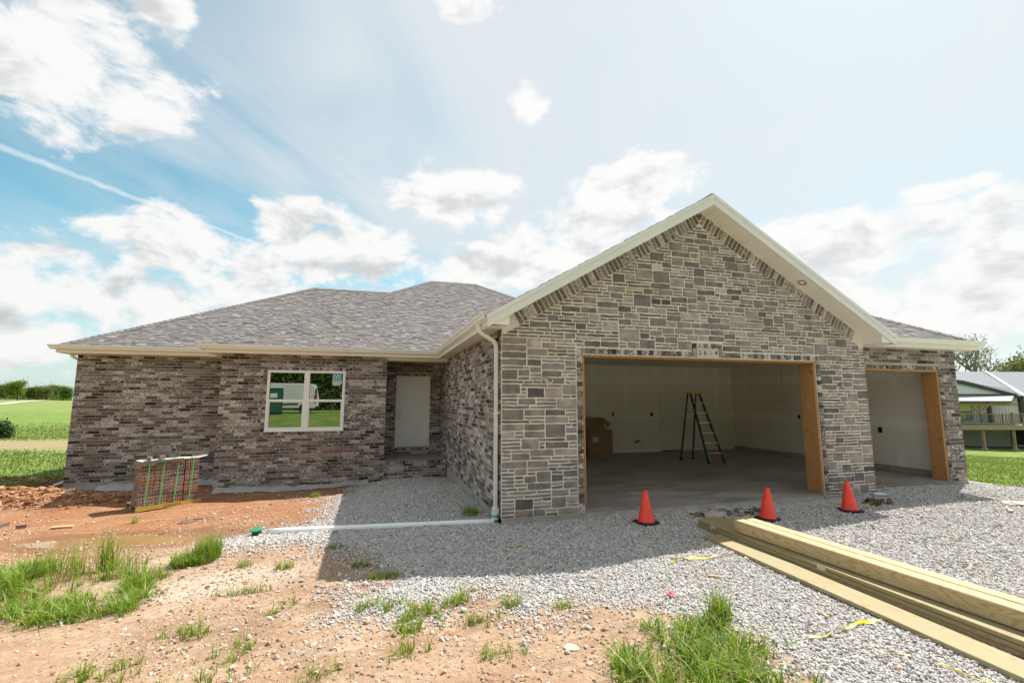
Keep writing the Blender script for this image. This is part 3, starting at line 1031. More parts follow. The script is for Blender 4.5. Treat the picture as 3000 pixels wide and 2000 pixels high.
brick_box((0, 0, 0), UX, FR, NT0-.085, NT0-.008, GT+.114, GT+.18, proud=.02, wall=stone_wall)
brick_box((0, 0, 0), UX, FR, NT1+.008, NT1+.085, GT+.114, GT+.18, proud=.02, wall=stone_wall)

# ashlar packing
DU, DV = 0.05, 0.0565
NUX, NVZ = int(Wd/DU)+1, 94
occ = np.zeros((NVZ, NUX), bool)
ZS = -0.035
for j in range(NVZ):
    zc0, zc1 = ZS+j*DV, ZS+(j+1)*DV
    for i in range(NUX):
        xc = (i+.5)*DU
        if xc > Wd:
            occ[j, i] = True
        if G0-0.10 < xc < G1+0.10 and (zc0+zc1)/2 < GT+.115:
            occ[j, i] = True
        if NT0-.10 < xc < NT1+.10 and (zc0+zc1)/2 < GT+.285:
            occ[j, i] = True
        if zc0 > gable_z(xc)-band/math.cos(math.atan(S)):
            occ[j, i] = True
stones = []
def clip_poly(poly, a, b, c):
    """keep a*x+b*z<=c"""
    out = []
    n = len(poly)
    for i in range(n):
        p, q = poly[i], poly[(i+1) % n]
        fp, fq = a*p[0]+b*p[1]-c, a*q[0]+b*q[1]-c
        if fp <= 0:
            out.append(p)
        if (fp < 0 < fq) or (fq < 0 < fp):
            t = fp/(fp-fq)
            out.append((p[0]+t*(q[0]-p[0]), p[1]+t*(q[1]-p[1])))
    return out
bl = 5.25 - (band+0.004)/math.cos(math.atan(S))
for j in range(NVZ):
    for i in range(NUX):
        if occ[j, i]:
            continue
        run = 0
        while i+run < NUX and not occ[j, i+run] and run < 11:
            run += 1
        hgt = random.choices((1, 2, 3, 4), (0.50, 0.38, 0.09, 0.03))[0]
        wid_ = {1: random.choice((3, 4, 5, 6, 7, 9)), 2: random.choice((2, 4, 5, 6, 7, 8)), 3: random.choice((4, 5, 6, 7)), 4: random.choice((5, 6, 7))}[hgt]
        if run - wid_ < 2:
            wid_ = run if run < 9 else run//2
        wid_ = min(wid_, run)
        if wid_ < 2 and hgt > 1 and random.random() < .6:
            hgt = 2
        hgt = min(hgt, max(1, int(wid_*0.62)))
        ok = 1
        while ok < hgt and j+ok < NVZ and not occ[j+ok, i:i+wid_].any():
            ok += 1
        hgt = ok
        occ[j:j+hgt, i:i+wid_] = True
        x0, x1 = i*DU, min((i+wid_)*DU, Wd)
        z0, z1 = ZS+j*DV, ZS+(j+hgt)*DV
        g = random.uniform(0.0098, 0.0130)
        x0 += g
        x1 -= g
        z0 += g
        z1 -= g
        if x0 < 0.03:
            x0 = -0.004
        if x1 > Wd-0.05:
            x1 = Wd+0.006
        if x1-x0 < 0.02:
            continue
        jit = lambda s_: random.uniform(-s_, s_)
        nxs = max(2, int((x1-x0)/0.09)+1)
        pts = []
        for k in range(nxs):
            pts.append((x0+(x1-x0)*k/nxs + (jit(.008) if k else jit(.004)), z0+jit(.006)))
        pts.append((x1+jit(.005), z0+jit(.006)))
        if hgt > 1:
            pts.append((x1+jit(.006), (z0+z1)/2))
        for k in range(nxs):
            pts.append((x1-(x1-x0)*k/nxs + (jit(.008) if k else jit(.004)), z1+jit(.006)))
        pts.append((x0+jit(.005), z1+jit(.006)))
        if hgt > 1:
            pts.append((x0+jit(.006), (z0+z1)/2))
        for sg in (-1, 1):
            pts = clip_poly(pts, sg*S, 1.0, bl + sg*S*APEX)
        if len(pts) < 3:
            continue
        ar = 0.5*abs(sum(pts[k][0]*pts[(k+1) % len(pts)][1]-pts[(k+1) % len(pts)][0]*pts[k][1] for k in range(len(pts))))
        if ar < 0.0012:
            continue
        stones.append((pts, ar))
def stone_mesh(m, pts):
    n = len(pts)
    c = np.mean(np.array(pts), 0)
    pr = random.uniform(0.007, 0.017)
    t_ = (min(1, max(0, random.gauss(0.50, 0.24))), random.random(), random.random())
    v = [(p[0], 0.01, p[1]) for p in pts]
    v += [(p[0], -pr*0.55, p[1]) for p in pts]
    sc_ = []
    for p in pts:
        d = np.array(p)-c
        ln = np.linalg.norm(d)
        d = d*(1-min(0.35, 0.011/max(ln, .02)))
        sc_.append((c[0]+d[0], -pr + random.uniform(-.004, .003), c[1]+d[1]))
    v += sc_
    v.append((c[0], -pr-0.004+random.uniform(-.003, .004), c[1]))
    f = []
    for i in range(n):
        k = (i+1) % n
        f += [(i, k, n+k, n+i), (n+i, n+k, 2*n+k, 2*n+i), (2*n+i, 2*n+k, 3*n)]
    m.add(v, f, t_)
stones.sort(key=lambda q: -q[1]*px_size((np.mean([p[0] for p in q[0]]), 0, np.mean([p[1] for p in q[0]])))**2)
for pts, ar in stones[:300]:
    m = MB()
    stone_mesh(m, pts)
    m.build('stone', MAT['stone'], stone_wall, centre=True)
m = MB()
for pts, ar in stones[300:]:
    stone_mesh(m, pts)
if m.v:
    tag(m.build('small_stones', MAT['stone'], stone_wall), kind='stuff')

# bricks: the largest in view one by one, the others joined wall by wall
def shown(b):
    v = np.array(b[0])
    c = v.mean(0)
    return px_size(c)**2*np.ptp(v[:, 2])*max(np.ptp(v[:, 0]), 0.25*np.ptp(v[:, 1]))
order = sorted(range(len(bricks)), key=lambda k: -shown(bricks[k]))
for k in order[:300]:
    v, t_, w_ = bricks[k]
    MB().hexa(v, t_).build('brick', MAT['brick'], w_, centre=True)
rest = {}
for k in order[300:]:
    v, t_, w_ = bricks[k]
    rest.setdefault(w_.name, (w_, MB()))[1].hexa(v, t_)
for w_, m in rest.values():
    tag(m.build('brickwork', MAT['brick'], w_), kind='stuff')

# foundations, slabs
m = MB()
for a, b_ in ((L0+.008, W0+.25),):
    x = a
    while x < b_:
        x2 = min(x+0.398, b_)
        m.box((x, DL+.012, -0.75), (x2-.006, DL+.2, -0.274))
        x = x2
m.build('foundation', MAT['concrete'], house)
m = MB()
y = 0.08
while y < 5.8:
    m.box((0.012, y, -0.6), (0.18, min(y+0.395, 5.85), -0.042))
    y += 0.40
m.build('foundation', MAT['concrete'], house)
m = MB()
m.box((0.012, 0.012, -0.6), (G0-.004, .28, -0.043)).box((G1+.004, 0.012, -0.6), (Wd-.01, .28, -0.043))
m.box((G0, 0.03, -0.6), (G1, 0.3, -0.004)).box((Wd, D3+.02, -0.6), (W3-.01, D3+.25, -0.03))
m.build('foundation', MAT['concrete'], house)
m = MB()
m.box((W0+.01, DW+.012, -0.9), (W1, DW+.24, -0.463))
m.build('foundation', MAT['concrete'], house)
m = MB()
m.box((0.2, 0.285, -0.12), (W3-.09, 7.22, 0.0)).box((G0, 0.022, -.03), (G1, .285, 0.0)).box((H0, D3-.01, -.1), (H1, D3+.2, 0.003))
m.build('garage_floor', MAT['floor'], house)
m = MB()
m.box((W1, DW-.012, 0.135), (-0.002, DP, 0.147))
m.build('porch_slab', MAT['porch'], house)

# garage interior
m = MB()
m.box((0.2, 7.143, 0.0), (10.68, 7.22, 2.9))
m.build('drywall', MAT['drywall'], house)['label'] = 'back wall inside the garage'
m = MB()
m.box((10.60, D3+.14, 0.13), (10.688, 7.143, 2.9))
m.build('drywall', MAT['drywall'], house)
m = MB()
m.box((0.2, 0.3, 0.0), (0.26, 7.143, 2.9)).box((0.26, 0.30, 0.0), (G0-.04, 0.34, 2.9)).box((G1+.04, 0.30, 0), (7.6, .34, 2.9)).box((G0-.04, .30, GT), (G1+.04, .34, 2.9)).box((7.6, D3+.14, HT), (10.6, D3+.18, 2.9))
m.build('drywall', MAT['drywall'], house)
m = MB()
m.box((0.2, 0.3, 2.9), (10.68, 7.22, 2.93))
m.build('ceiling_board', MAT['drywall'], house)
m = MB()
m.box((10.57, D3+.14, 0.0), (10.688, 7.143, 0.13))
m.build('stem_wall', MAT['concrete'], house)
# door in the back wall of the garage
bd = MB().box((7.55, 7.116, 0.03), (8.355, 7.139, 2.03)).build('interior_door', plain('shop_door', (0.84, 0.80, 0.73), .6, .04, 3), house)
MB().box((7.50, 7.112, 0.0), (7.544, 7.139, 2.075)).box((8.361, 7.112, 0), (8.405, 7.139, 2.075)).box((7.544, 7.112, 2.036), (8.361, 7.139, 2.075)).build('door_casing', MAT['drywall'], bd)
MB().box((7.55, 7.114, 0.002), (8.355, 7.138, 0.026)).build('door_sweep', MAT['dark'], bd)
MB().lathe([(0.012, 0), (0.012, .03), (.03, .035), (.034, .055), (.022, .07)], seg=12).build('knob', MAT['steel'], bd)
k = bd.children[-1]
k.location = (7.61, 7.116, 0.95)
k.rotation_euler = (R(90), 0, 0)
k2 = k.copy()
COL.objects.link(k2)
k2.location = (7.61, 7.116, 1.13)
k2.scale = (.8, .8, .6)
for x, z, w, h in ((5.70, 1.21, .065, .115), (7.16, 1.19, .10, .11), (8.95, 1.22, .065, .115)):
    MB().box((x, 7.13, z), (x+w, 7.1415, z+h)).build('outlet_box', MAT['dark'], house)
MB().box((10.588, 4.35, 1.18), (10.598, 4.42, 1.30)).build('outlet_box', MAT['dark'], house)
MB().box((10.588, 1.95, 0.92), (10.598, 2.05, 1.06)).build('outlet_box', MAT['dark'], house)
MB().tube([(6.50, 7.13, .35), (6.56, 7.10, .33), (6.66, 7.11, .36), (6.74, 7.13, .35)], .018, 8).tube([(6.62, 7.14, .40), (6.62, 7.10, .32)], .022, 8).build('pipe_stub', plain('copper_stub', (.10, .05, .03), .5), house)
MB().tube([(10.585, 4.9, 2.9), (10.57, 4.9, 2.3), (10.56, 4.86, 1.98), (10.56, 4.98, 1.72), (10.57, 5.2, 1.66)], .006, 6).build('hanging_wire', plain('yellowed_wire', (.36, .33, .26), .5), house)

# rough frames of the openings
def frame(x0, x1, zt, y0, y1, zb=0.003):
    th = 0.045
    root = MB().box((x0, y0, zt-th), (x1, y1, zt), (0.55, .5, .3)).build('door_frame', MAT['cedar_x'], house)
    MB().box((x0, y0+.002, zb), (x0+th, y1, zt-th-.001), (.2, .5, .7)).build('jamb', MAT['cedar'], root)
    MB().box((x1-th, y0+.002, zb), (x1, y1, zt-th-.001), (.2, .5, .15)).build('jamb', MAT['cedar'], root)
frame(G0, G1, GT+.012, 0.012, 0.335)
frame(H0, H1, HT+.004, D3+.005, D3+.30)

# number tiles
tile_m = plain('cream_tile', (0.60, 0.54, 0.43), .8, .1, 30)
ink = plain('black_ink', (0.02, 0.02, 0.025), .6)
ink_worn = plain('worn_ink', (0.25, 0.235, 0.21), .7, .5, 60)
def text_mesh(body, size, mat, name, parent, loc, rot, ext=0.002, sx=1.0, shear=0.0, bold=0.0):
    cu = bpy.data.curves.new(name, 'FONT')
    cu.body = body
    cu.size = size
    cu.extrude = ext
    cu.offset = bold
    cu.shear = shear
    cu.align_x = 'CENTER'
    cu.align_y = 'CENTER'
    cu.resolution_u = 4
    tmp = bpy.data.objects.new(name, cu)
    COL.objects.link(tmp)
    dg = bpy.context.evaluated_depsgraph_get()
    me = bpy.data.meshes.new_from_object(tmp.evaluated_get(dg))
    bpy.data.objects.remove(tmp)
    me.materials.clear()
    me.materials.append(mat)
    o = bpy.data.objects.new(name, me)
    COL.objects.link(o)
    o.location = loc
    o.rotation_euler = rot
    o.scale = (sx, 1, 1)
    if parent:
        o.parent = parent
    return o
tw = (NT1-NT0)/4
for k, ch in enumerate('2654'):
    x0 = NT0+k*tw
    tl = MB().box((x0+.004, -0.024, GT+.022), (x0+tw-.004, 0.03, GT+.178)).build('number_tile', tile_m, house)
    text_mesh(ch, 0.128, ink_worn if ch == '5' else ink, 'digit', tl, (x0+tw/2, -0.0245, GT+.098), (R(90), 0, 0), sx=.95, bold=0.0015)

# light holes with wires, recessed light
def hole(x, y, z, wires):
    h = MB().lathe([(0.052, 0), (0.052, .006), (0.043, .006), (0.043, -.02)], seg=18).build('light_box', plain('grey_box', (.33, .33, .31), .5), house)
    h.location = (x, y, z)
    h.rotation_euler = (R(90), 0, 0)
    d = MB().lathe([(0.043, -.012), (0.0, -.012)], seg=18, cap=False).build('opening', MAT['dark'], h)
    if wires:
        MB().tube([(0, 0, -.01), (.01, -.02, .03), (.05, -.06, .05), (.09, -.07, .04), (.11, -.03, .03), (.115, 0.0, .035)], .006, 6).tube([(-.01, 0, -.01), (.0, -.05, .04), (.04, -.09, .05), (.08, -.105, .04)], .005, 6).build('wire', MAT['white'], h)
hole(0.70, -0.031, 2.075, True)
hole(6.915, -0.031, 2.03, False)
hole(10.52, D3-.012, 1.99, False)

# ---------------------------------------------------------------- roof
roof = MB()
XA, XB, YA = W0-OV, Wd+OV, DW-OV
RUN = 5.97
YR = YA+RUN
ZR = ZE+S*RUN
LXA, LYA = L0-OV, DL-OV
LRUN = 5.05
LYR, LZR = LYA+LRUN, ZE+S*LRUN
GX0, GX1, GYF = -OV, Wd+OV, -0.385
GZR = ZE+S*(APEX+OV)
GYB = YA+(GZR-ZE)/S
TX, TY = W3+OV, D3-OV
TRUN = 3.75
TYR, TZR = TY+TRUN, ZE+S*TRUN
TXR = TX-TRUN
def roof_plane(pts, th=0.035):
    roof.prism(pts, (0, 0, -th), (0.45, .5, .5))
main_f = [(XA, YA, ZE), (XB, YA, ZE), (XB-RUN, YR, ZR), (XA+RUN, YR, ZR)]
main_l = [(XA, YA+2*RUN, ZE), (XA, YA, ZE), (XA+RUN, YR, ZR)]
main_r = [(XB, YA, ZE), (XB, YA+2*RUN, ZE), (XB-RUN, YR, ZR)]
main_b = [(XB, YA+2*RUN, ZE), (XA, YA+2*RUN, ZE), (XA+RUN, YR, ZR), (XB-RUN, YR, ZR)]
lx_end = XA + LRUN
left_f = [(LXA, LYA, ZE), (lx_end+0.0, LYA, ZE), (lx_end, LYR, LZR), (LXA+LRUN, LYR, LZR)]
left_f = [(LXA, LYA, ZE), (XA+.02, LYA, ZE), (lx_end, LYR, LZR), (LXA+LRUN, LYR, LZR)]
left_l = [(LXA, LYA+2*LRUN, ZE), (LXA, LYA, ZE), (LXA+LRUN, LYR, LZR)]
left_b = [(XA, LYA+2*LRUN, ZE), (LXA, LYA+2*LRUN, ZE), (LXA+LRUN, LYR, LZR), (lx_end, LYR, LZR)]
gab_l = [(GX0, YA, ZE), (GX0, GYF, ZE), (APEX, GYF, GZR), (APEX, GYB, GZR)]
gab_r = [(GX1, GYF, ZE), (GX1, YA, ZE), (APEX, GYB, GZR), (APEX, GYF, GZR)]
tx_l = GX1-TRUN
thr_f = [(GX1, TY, ZE), (TX, TY, ZE), (TXR, TYR, TZR), (tx_l, TYR, TZR)]
thr_r = [(TX, TY, ZE), (TX, TY+2*TRUN, ZE), (TXR, TYR, TZR)]
thr_b = [(TX, TY+2*TRUN, ZE), (GX1, TY+2*TRUN, ZE), (tx_l, TYR, TZR), (TXR, TYR, TZR)]
for p in (main_f, main_l, main_r, main_b, left_f, left_l, left_b, gab_l, gab_r, thr_f, thr_r, thr_b):
    roof_plane(p)
roof_o = roof.build('roof', MAT['shingle'], house)
roof_o['label'] = 'grey laminated shingle roof of hips and one front gable'

tabs = []
EXPO = 0.143
def shingle(poly, skip=None, fine=True):
    P = [np.array(p, float) for p in poly]
    e = P[1]-P[0]
    Le = np.linalg.norm(e)
    e /= Le
    nrm = np.cross(e, P[2]-P[1])
    nrm /= np.linalg.norm(nrm)
    if nrm[2] < 0:
        nrm = -nrm
    s = np.cross(nrm, e)
    if s[2] < 0:
        s = -s
    ab = [((p-P[0]) @ e, (p-P[0]) @ s) for p in P]
    bmax = max(q[1] for q in ab)
    k = 0
    b0 = -0.012
    while b0 < bmax-0.03:
        b1 = min(b0+EXPO, bmax)
        bm = max(0.0, (b0+b1)/2)
        xs = []
        n = len(ab)
        for i in range(n):
            (a1, c1), (a2, c2) = ab[i], ab[(i+1) % n]
            if (c1-bm)*(c2-bm) <= 0 and c1 != c2:
                xs.append(a1+(a2-a1)*(bm-c1)/(c2-c1))
        if len(xs) >= 2:
            lo, hi = min(xs), max(xs)
            a = lo - random.uniform(0, 0.1)
            tone = 0
            while a < hi:
                w = random.choice((0.07, 0.09, 0.11, 0.14, 0.17, 0.21)) if fine else 0.33
                q0, q1 = max(a, lo), min(a+w, hi)
                a += w
                if q1-q0 < 0.01:
                    continue
                high = random.random() < 0.55
                ht = 0.019 if high else 0.011
                c = P[0]+e*(q0+q1)/2+s*bm
                if skip is not None and skip(c):
                    continue
                A = P[0]+e*q0+s*b0
                B = P[0]+e*q1+s*b0
                Cc = P[0]+e*q1+s*(b1+.012)
                D = P[0]+e*q0+s*(b1+.012)
                v = [A+nrm*.0, B+nrm*.0, A+nrm*ht, B+nrm*ht, Cc+nrm*(ht*.35), D+nrm*(ht*.35)]
                tone = min(1, max(0, random.gauss(0.58 if high else 0.40, 0.16)))
                tabs.append((v, (tone, random.random(), random.random()), c, (q1-q0)))
        b0 += EXPO
        k += 1
def under_gable(c):
    return GX0+.02 < c[0] < GX1 and ZE+S*(min(c[0]-GX0, GX1-c[0])) > c[2]+0.03 and c[1] < GYB
def under_main(c):
    return c[0] > XA and ZE+S*min(c[0]-XA, c[1]-YA) > c[2]+.03
def gab_under(c):
    return c[1] > YA and ZE+S*(c[1]-YA) > c[2]+0.03
def thr_under(c):
    return GX0 < c[0] < GX1 and ZE+S*(GX1-c[0]) > c[2]+.03
shingle(main_f, under_gable)
shingle(left_f, under_main)
shingle(thr_f, thr_under)
shingle(gab_l, gab_under)
shingle(gab_r, gab_under, False)
shingle(thr_r, None, False)
shingle(main_l, lambda c: False, False)
shingle(main_r, None, False)
shingle(left_l, None, False)
TF = [(0, 1, 3, 2), (2, 3, 4, 5), (0, 2, 5), (1, 4, 3)]
def tab_size(q):
    d = np.array(q[2])-CAM
    facing = max(0.0, -(d/np.linalg.norm(d)) @ np.cross(np.array(q[0][3])-np.array(q[0][2]), np.array(q[0][4])-np.array(q[0][3])))
    return px_size(q[2])**2*facing
tabs.sort(key=lambda q: -tab_size(q))
for v, t_, c, w_ in tabs[:300]:
    MB().add(v, TF, t_).build('shingle', MAT['shingle'], roof_o, centre=True)
m = MB()
for v, t_, c, w_ in tabs[300:]:
    m.add(v, TF, t_)
tag(m.build('shingles', MAT['shingle'], roof_o), kind='stuff')
# caps over hips and ridges
def caps(a, b_, s1, s2, single=True):
    """from low end a to high end b_; s1, s2: down-slope directions on either side"""
    a, b_ = np.array(a, float), np.array(b_, float)
    d = b_-a
    L = np.linalg.norm(d)
    d /= L
    s1 = np.array(s1, float)
    s2 = np.array(s2, float)
    s1 /= np.linalg.norm(s1)
    s2 /= np.linalg.norm(s2)
    out = []
    k = 0.0
    while k < L-0.02:
        p0 = a+d*k
        p1 = a+d*min(k+0.16, L+.02)
        h0, h1 = 0.034, 0.024
        upv = np.array([0, 0, 1.0])
        v = [p0+upv*h0, p0+s1*.15+upv*(h0-.004), p0+s2*.15+upv*(h0-.004), p1+upv*h1, p1+s1*.15+upv*(h1-.004), p1+s2*.15+upv*(h1-.004),
             p0+upv*(h0-.014), p0+s1*.15+upv*(h0-.018), p0+s2*.15+upv*(h0-.018)]
        f = [(0, 1, 4, 3), (0, 3, 5, 2), (0, 6, 7, 1), (0, 2, 8, 6), (1, 7, 4), (2, 5, 8)]
        out.append((v, f, (min(1, max(0, random.gauss(.5, .10))), random.random(), random.random())))
        k += 0.143
    if single:
        for v, f, t_ in out:
            MB().add(v, f, t_).build('ridge_cap', MAT['shingle'], roof_o, centre=True)
    else:
        mm = MB()
        for v, f, t_ in out:
            mm.add(v, f, t_)
        tag(mm.build('ridge_caps', MAT['shingle'], roof_o), kind='stuff')
sq = math.hypot(1, S)
DFr, DBk, DLf, DRt = (0, -1, -S), (0, 1, -S), (-1, 0, -S), (1, 0, -S)
def hipside(sx, sy, which):
    """direction in a roof plane, square to the hip and pointing away from it; f: plane facing front, s: plane facing the side"""
    d = np.array([sx, sy, S], float)
    n_ = np.array([0, -S*sy, 1.0]) if which == 'f' else np.array([-S*sx, 0, 1.0])
    q = np.cross(n_, d)
    away = np.array([sx, 0, 0]) if which == 'f' else np.array([0, sy, 0])
    return q if q @ away > 0 else -q
caps((LXA, LYA, ZE), (LXA+LRUN, LYR, LZR), hipside(1, 1, 'f'), hipside(1, 1, 's'))
caps((XA, YA, ZE), (XA+RUN, YR, ZR), hipside(1, 1, 'f'), hipside(1, 1, 's'))
caps((LXA+LRUN, LYR, LZR), (lx_end, LYR, LZR), DFr, DBk)
caps((XA+RUN, YR, ZR), (XB-RUN, YR, ZR), DFr, DBk)
caps((XB, YA, ZE), (XB-RUN, YR, ZR), hipside(-1, 1, 'f'), hipside(-1, 1, 's'), False)
caps((TX, TY, ZE), (TXR, TYR, TZR), hipside(-1, 1, 'f'), hipside(-1, 1, 's'))
caps((APEX, GYF, GZR), (APEX, GYB, GZR), DLf, DRt, False)

# ---------------------------------------------------------------- eaves: soffit, fascia, gutter
def sweep(prof, path, name, mat, parent):
    n = len(path)
    P = [np.array(p, float) for p in path]
    dirs = [(P[i+1]-P[i])/np.linalg.norm(P[i+1]-P[i]) for i in range(n-1)]
    nr = [np.array([d[1], -d[0]]) for d in dirs]
    rings = []
    for i in range(n):
        if i == 0:
            mit = nr[0]
        elif i == n-1:
            mit = nr[-1]
        else:
            s_ = nr[i-1]+nr[i]
            mit = s_/(s_ @ nr[i])
        rings.append([(P[i][0]+mit[0]*d, P[i][1]+mit[1]*d, z) for d, z in prof])
    k = len(prof)
    v = [q for r in rings for q in r]
    f = []
    for i in range(n-1):
        for j in range(k):
            j2 = (j+1) % k
            f.append((i*k+j, i*k+j2, (i+1)*k+j2, (i+1)*k+j))
    f.append(tuple(range(k-1, -1, -1)))
    f.append(tuple((n-1)*k+j for j in range(k)))
    m = MB().add(v, f)
    o = m.build(name, mat, parent)
    bm = bmesh.new()
    bm.from_mesh(o.data)
    bmesh.ops.recalc_face_normals(bm, faces=bm.faces)
    bm.to_mesh(o.data)
    bm.free()
    return o
GUT = [(0.302, 2.945), (0.375, 2.945), (0.392, 2.965), (0.398, 2.995), (0.418, 3.022), (0.422, 3.05), (0.412, 3.052), (0.408, 3.035), (0.385, 3.0), (0.378, 2.962), (0.312, 2.962), (0.310, 3.05), (0.302, 3.05)]
FAS = [(0.278, 2.862), (0.300, 2.862), (0.300, 3.0), (0.278, 3.0)]
SOF = [(0.0, 2.872), (0.276, 2.872), (0.276, 2.884), (0.0, 2.884)]
paths = [[(L0, 16.4), (L0, DL), (W0-.02, DL)], [(W0, DL+.05), (W0, DW), (0.0, DW), (0.0, -0.36)], [(Wd+.33, D3), (W3, D3), (W3, 7.4)]]
for p in paths:
    sf = sweep(SOF, p, 'soffit', MAT['soffit'], house)
    sweep(FAS, p, 'fascia', MAT['trim'], house)
    sweep(GUT, p, 'gutter', MAT['gutter'], house)
# dark strips on the garage-side soffit, shade of its grooves put in as colour
m = MB()
y = 5.3
while y > -0.3:
    m.box((-0.275, y, 2.8695), (-0.004, y+.006, 2.8718))
    y -= 0.10
tag(m.build('groove_shade_strip', plain('painted_groove_shade', (.42, .38, .30), .6), house), kind='stuff')
# porch ceiling and beam
MB().box((W1+.0, DW+.02, 2.79), (-0.012, DW+.14, 2.872)).build('porch_beam', MAT['trim'], house)
MB().box((W1, DW+.141, 2.845), (-.012, DP-.012, 2.86)).build('porch_ceiling', MAT['soffit'], house)
# rake boards and their soffit
RKB = 0.19
for sgn in (-1, 1):
    xe = APEX+sgn*(APEX+OV+0.02)
    def zt(x):
        return GZR - S*abs(x-APEX) - 0.006
    poly = [(APEX, GYF-.03, zt(APEX)), (xe, GYF-.03, zt(xe)), (xe, GYF-.03, zt(xe)-RKB), (APEX, GYF-.03, zt(APEX)-RKB)]
    rb = MB().prism(poly, (0, .028, 0)).build('rake_board', MAT['rake'], house)
    poly = [(APEX, GYF-.044, zt(APEX)+.012), (xe, GYF-.044, zt(xe)+.012), (xe, GYF-.044, zt(xe)-.06), (APEX, GYF-.044, zt(APEX)-.06)]
    MB().prism(poly, (0, .012, 0)).build('drip_edge', MAT['rake'], rb)
    # soffit boards between rake board and wall, each its own board
    ss = MB().prism([(APEX, GYF, zt(APEX)-RKB+.020), (xe-sgn*.02, GYF, zt(xe)-RKB+.020), (xe-sgn*.02, GYF, zt(xe)-RKB+.032), (APEX, GYF, zt(APEX)-RKB+.032)], (0, .384, 0)).build('rake_soffit', MAT['soffit'], house)
    d = np.array([sgn*1.0, 0, -S])
    d /= np.linalg.norm(d)
    nr_ = np.array([sgn*S, 0, 1.0])/math.hypot(1, S)
    L = (APEX+OV-.02)/abs(d[0])
    n = int(L/0.128)
    w = L/n
    for k in range(n):
        p0 = np.array([APEX, 0, zt(APEX)-RKB+.014]) + d*(k*w+.004)
        p1 = np.array([APEX, 0, zt(APEX)-RKB+.014]) + d*((k+1)*w-.004)
        v = []
        for q in (-0.006, 0.004):
            a, b_ = (p0, p1) if sgn > 0 else (p1, p0)
            v += [a+nr_*q+np.array([0, GYF+.001, 0]), b_+nr_*q+np.array([0, GYF+.001, 0]), b_+nr_*q+np.array([0, -.003, 0]), a+nr_*q+np.array([0, -.003, 0])]
        MB().hexa(v, (.5, random.random(), random.random())).build('soffit_board', MAT['soffit'], ss, centre=True)
    # boxed return at the foot of the rake
    x_in, x_out = (0.0, -0.30) if sgn < 0 else (Wd, Wd+.30)
    poly = [(x_out, GYF, 2.862), (x_in, GYF, 2.862), (x_in, GYF, zt(x_in)-RKB+.01), (x_out, GYF, zt(x_out)-RKB+.01)]
    MB().prism(poly, (0, .018, 0)).build('eave_return', MAT['soffit'], house)
    MB().box((min(x_in, x_out), GYF+.018, 2.862), (max(x_in, x_out), -0.0, 2.871)).build('eave_return', MAT['soffit'], house)
MB().box((Wd+.003, GYF+.02, 2.874), (Wd+.29, D3-.002, 3.06)).build('eave_return', MAT['soffit'], house)
MB().box((GX1-.02, GYF+.0, 2.95), (GX1+.10, 0.1, 3.05)).build('gutter', MAT['gutter'], house)
rl = MB().lathe([(0.075, 0), (0.075, -.006), (.058, -.006), (.05, .02), (0.0, .022)], seg=20, cap=False).build('recessed_light', plain('dark_bronze', (.10, .085, .07), .4), house)
rl.location = (5.90, -0.2, GZR - S*abs(5.90-APEX)-RKB-.002)
rl.rotation_euler = (0, math.atan(S), 0)

# downspouts
def spout(path, name='downspout', w=.075, d=.055, up=(1, 0, 0)):
    m = MB()
    P = [np.array(p, float) for p in path]
    # rounded rectangular tube through the points
    prof = [(-w/2, -d/2+.01), (-w/2+.01, -d/2), (-.02, -d/2), (-.017, -d/2+.004), (-.006, -d/2+.004), (-.003, -d/2), (.003, -d/2), (.006, -d/2+.004), (.017, -d/2+.004), (.02, -d/2), (w/2-.01, -d/2), (w/2, -d/2+.01), (w/2, d/2), (-w/2, d/2)]
    rings = []
    upv = np.array(up, float)
    for i in range(len(P)):
        t_ = P[min(i+1, len(P)-1)]-P[max(i-1, 0)]
        t_ /= np.linalg.norm(t_)
        sd_ = upv - t_*(upv @ t_)
        sd_ /= np.linalg.norm(sd_)
        fr = np.cross(t_, sd_)
        if abs(fr[1]) > .3 and fr[1] > 0:
            fr = -fr
        rings.append([P[i]+sd_*a - fr*b_ for a, b_ in prof])
    n, k = len(rings), len(prof)
    v = [q for r in rings for q in r]
    f = [(i*k+j, i*k+(j+1) % k, (i+1)*k+(j+1) % k, (i+1)*k+j) for i in range(n-1) for j in range(k)]
    f += [tuple(range(k-1, -1, -1)), tuple((n-1)*k+j for j in range(k))]
    m.add(v, f)
    o = m.build(name, MAT['gutter'], house)
    bm = bmesh.new()
    bm.from_mesh(o.data)
    bmesh.ops.recalc_face_normals(bm, faces=bm.faces)
    bm.to_mesh(o.data)
    bm.free()
    return o
def bend(pts, n=5):
    """round the corners of a polyline"""
    P = [np.array(p, float) for p in pts]
    out = [P[0]]
    for i in range(1, len(P)-1):
        a = P[i]+(P[i-1]-P[i])*min(.45, .10/np.linalg.norm(P[i-1]-P[i]))
        c = P[i]+(P[i+1]-P[i])*min(.45, .10/np.linalg.norm(P[i+1]-P[i]))
        for k in range(n+1):
            t_ = k/n
            out.append((1-t_)**2*a + 2*t_*(1-t_)*P[i] + t_*t_*c)
    out.append(P[-1])
    return out
DSY = 0.19
ds = spout(bend([(-.355, DSY, 2.95), (-.355, DSY, 2.83), (-.052, DSY, 2.66), (-.052, DSY, 0.07)]), up=(0, 1, 0))
MB().box((-.092, DSY-.047, 1.52), (-.012, DSY+.047, 1.55)).build('strap', MAT['gutter'], ds)
MB().box((-.10, DSY-.05, 0.02), (-.010, DSY+.05, 0.10)).build('adapter', MAT['gutter'], ds)
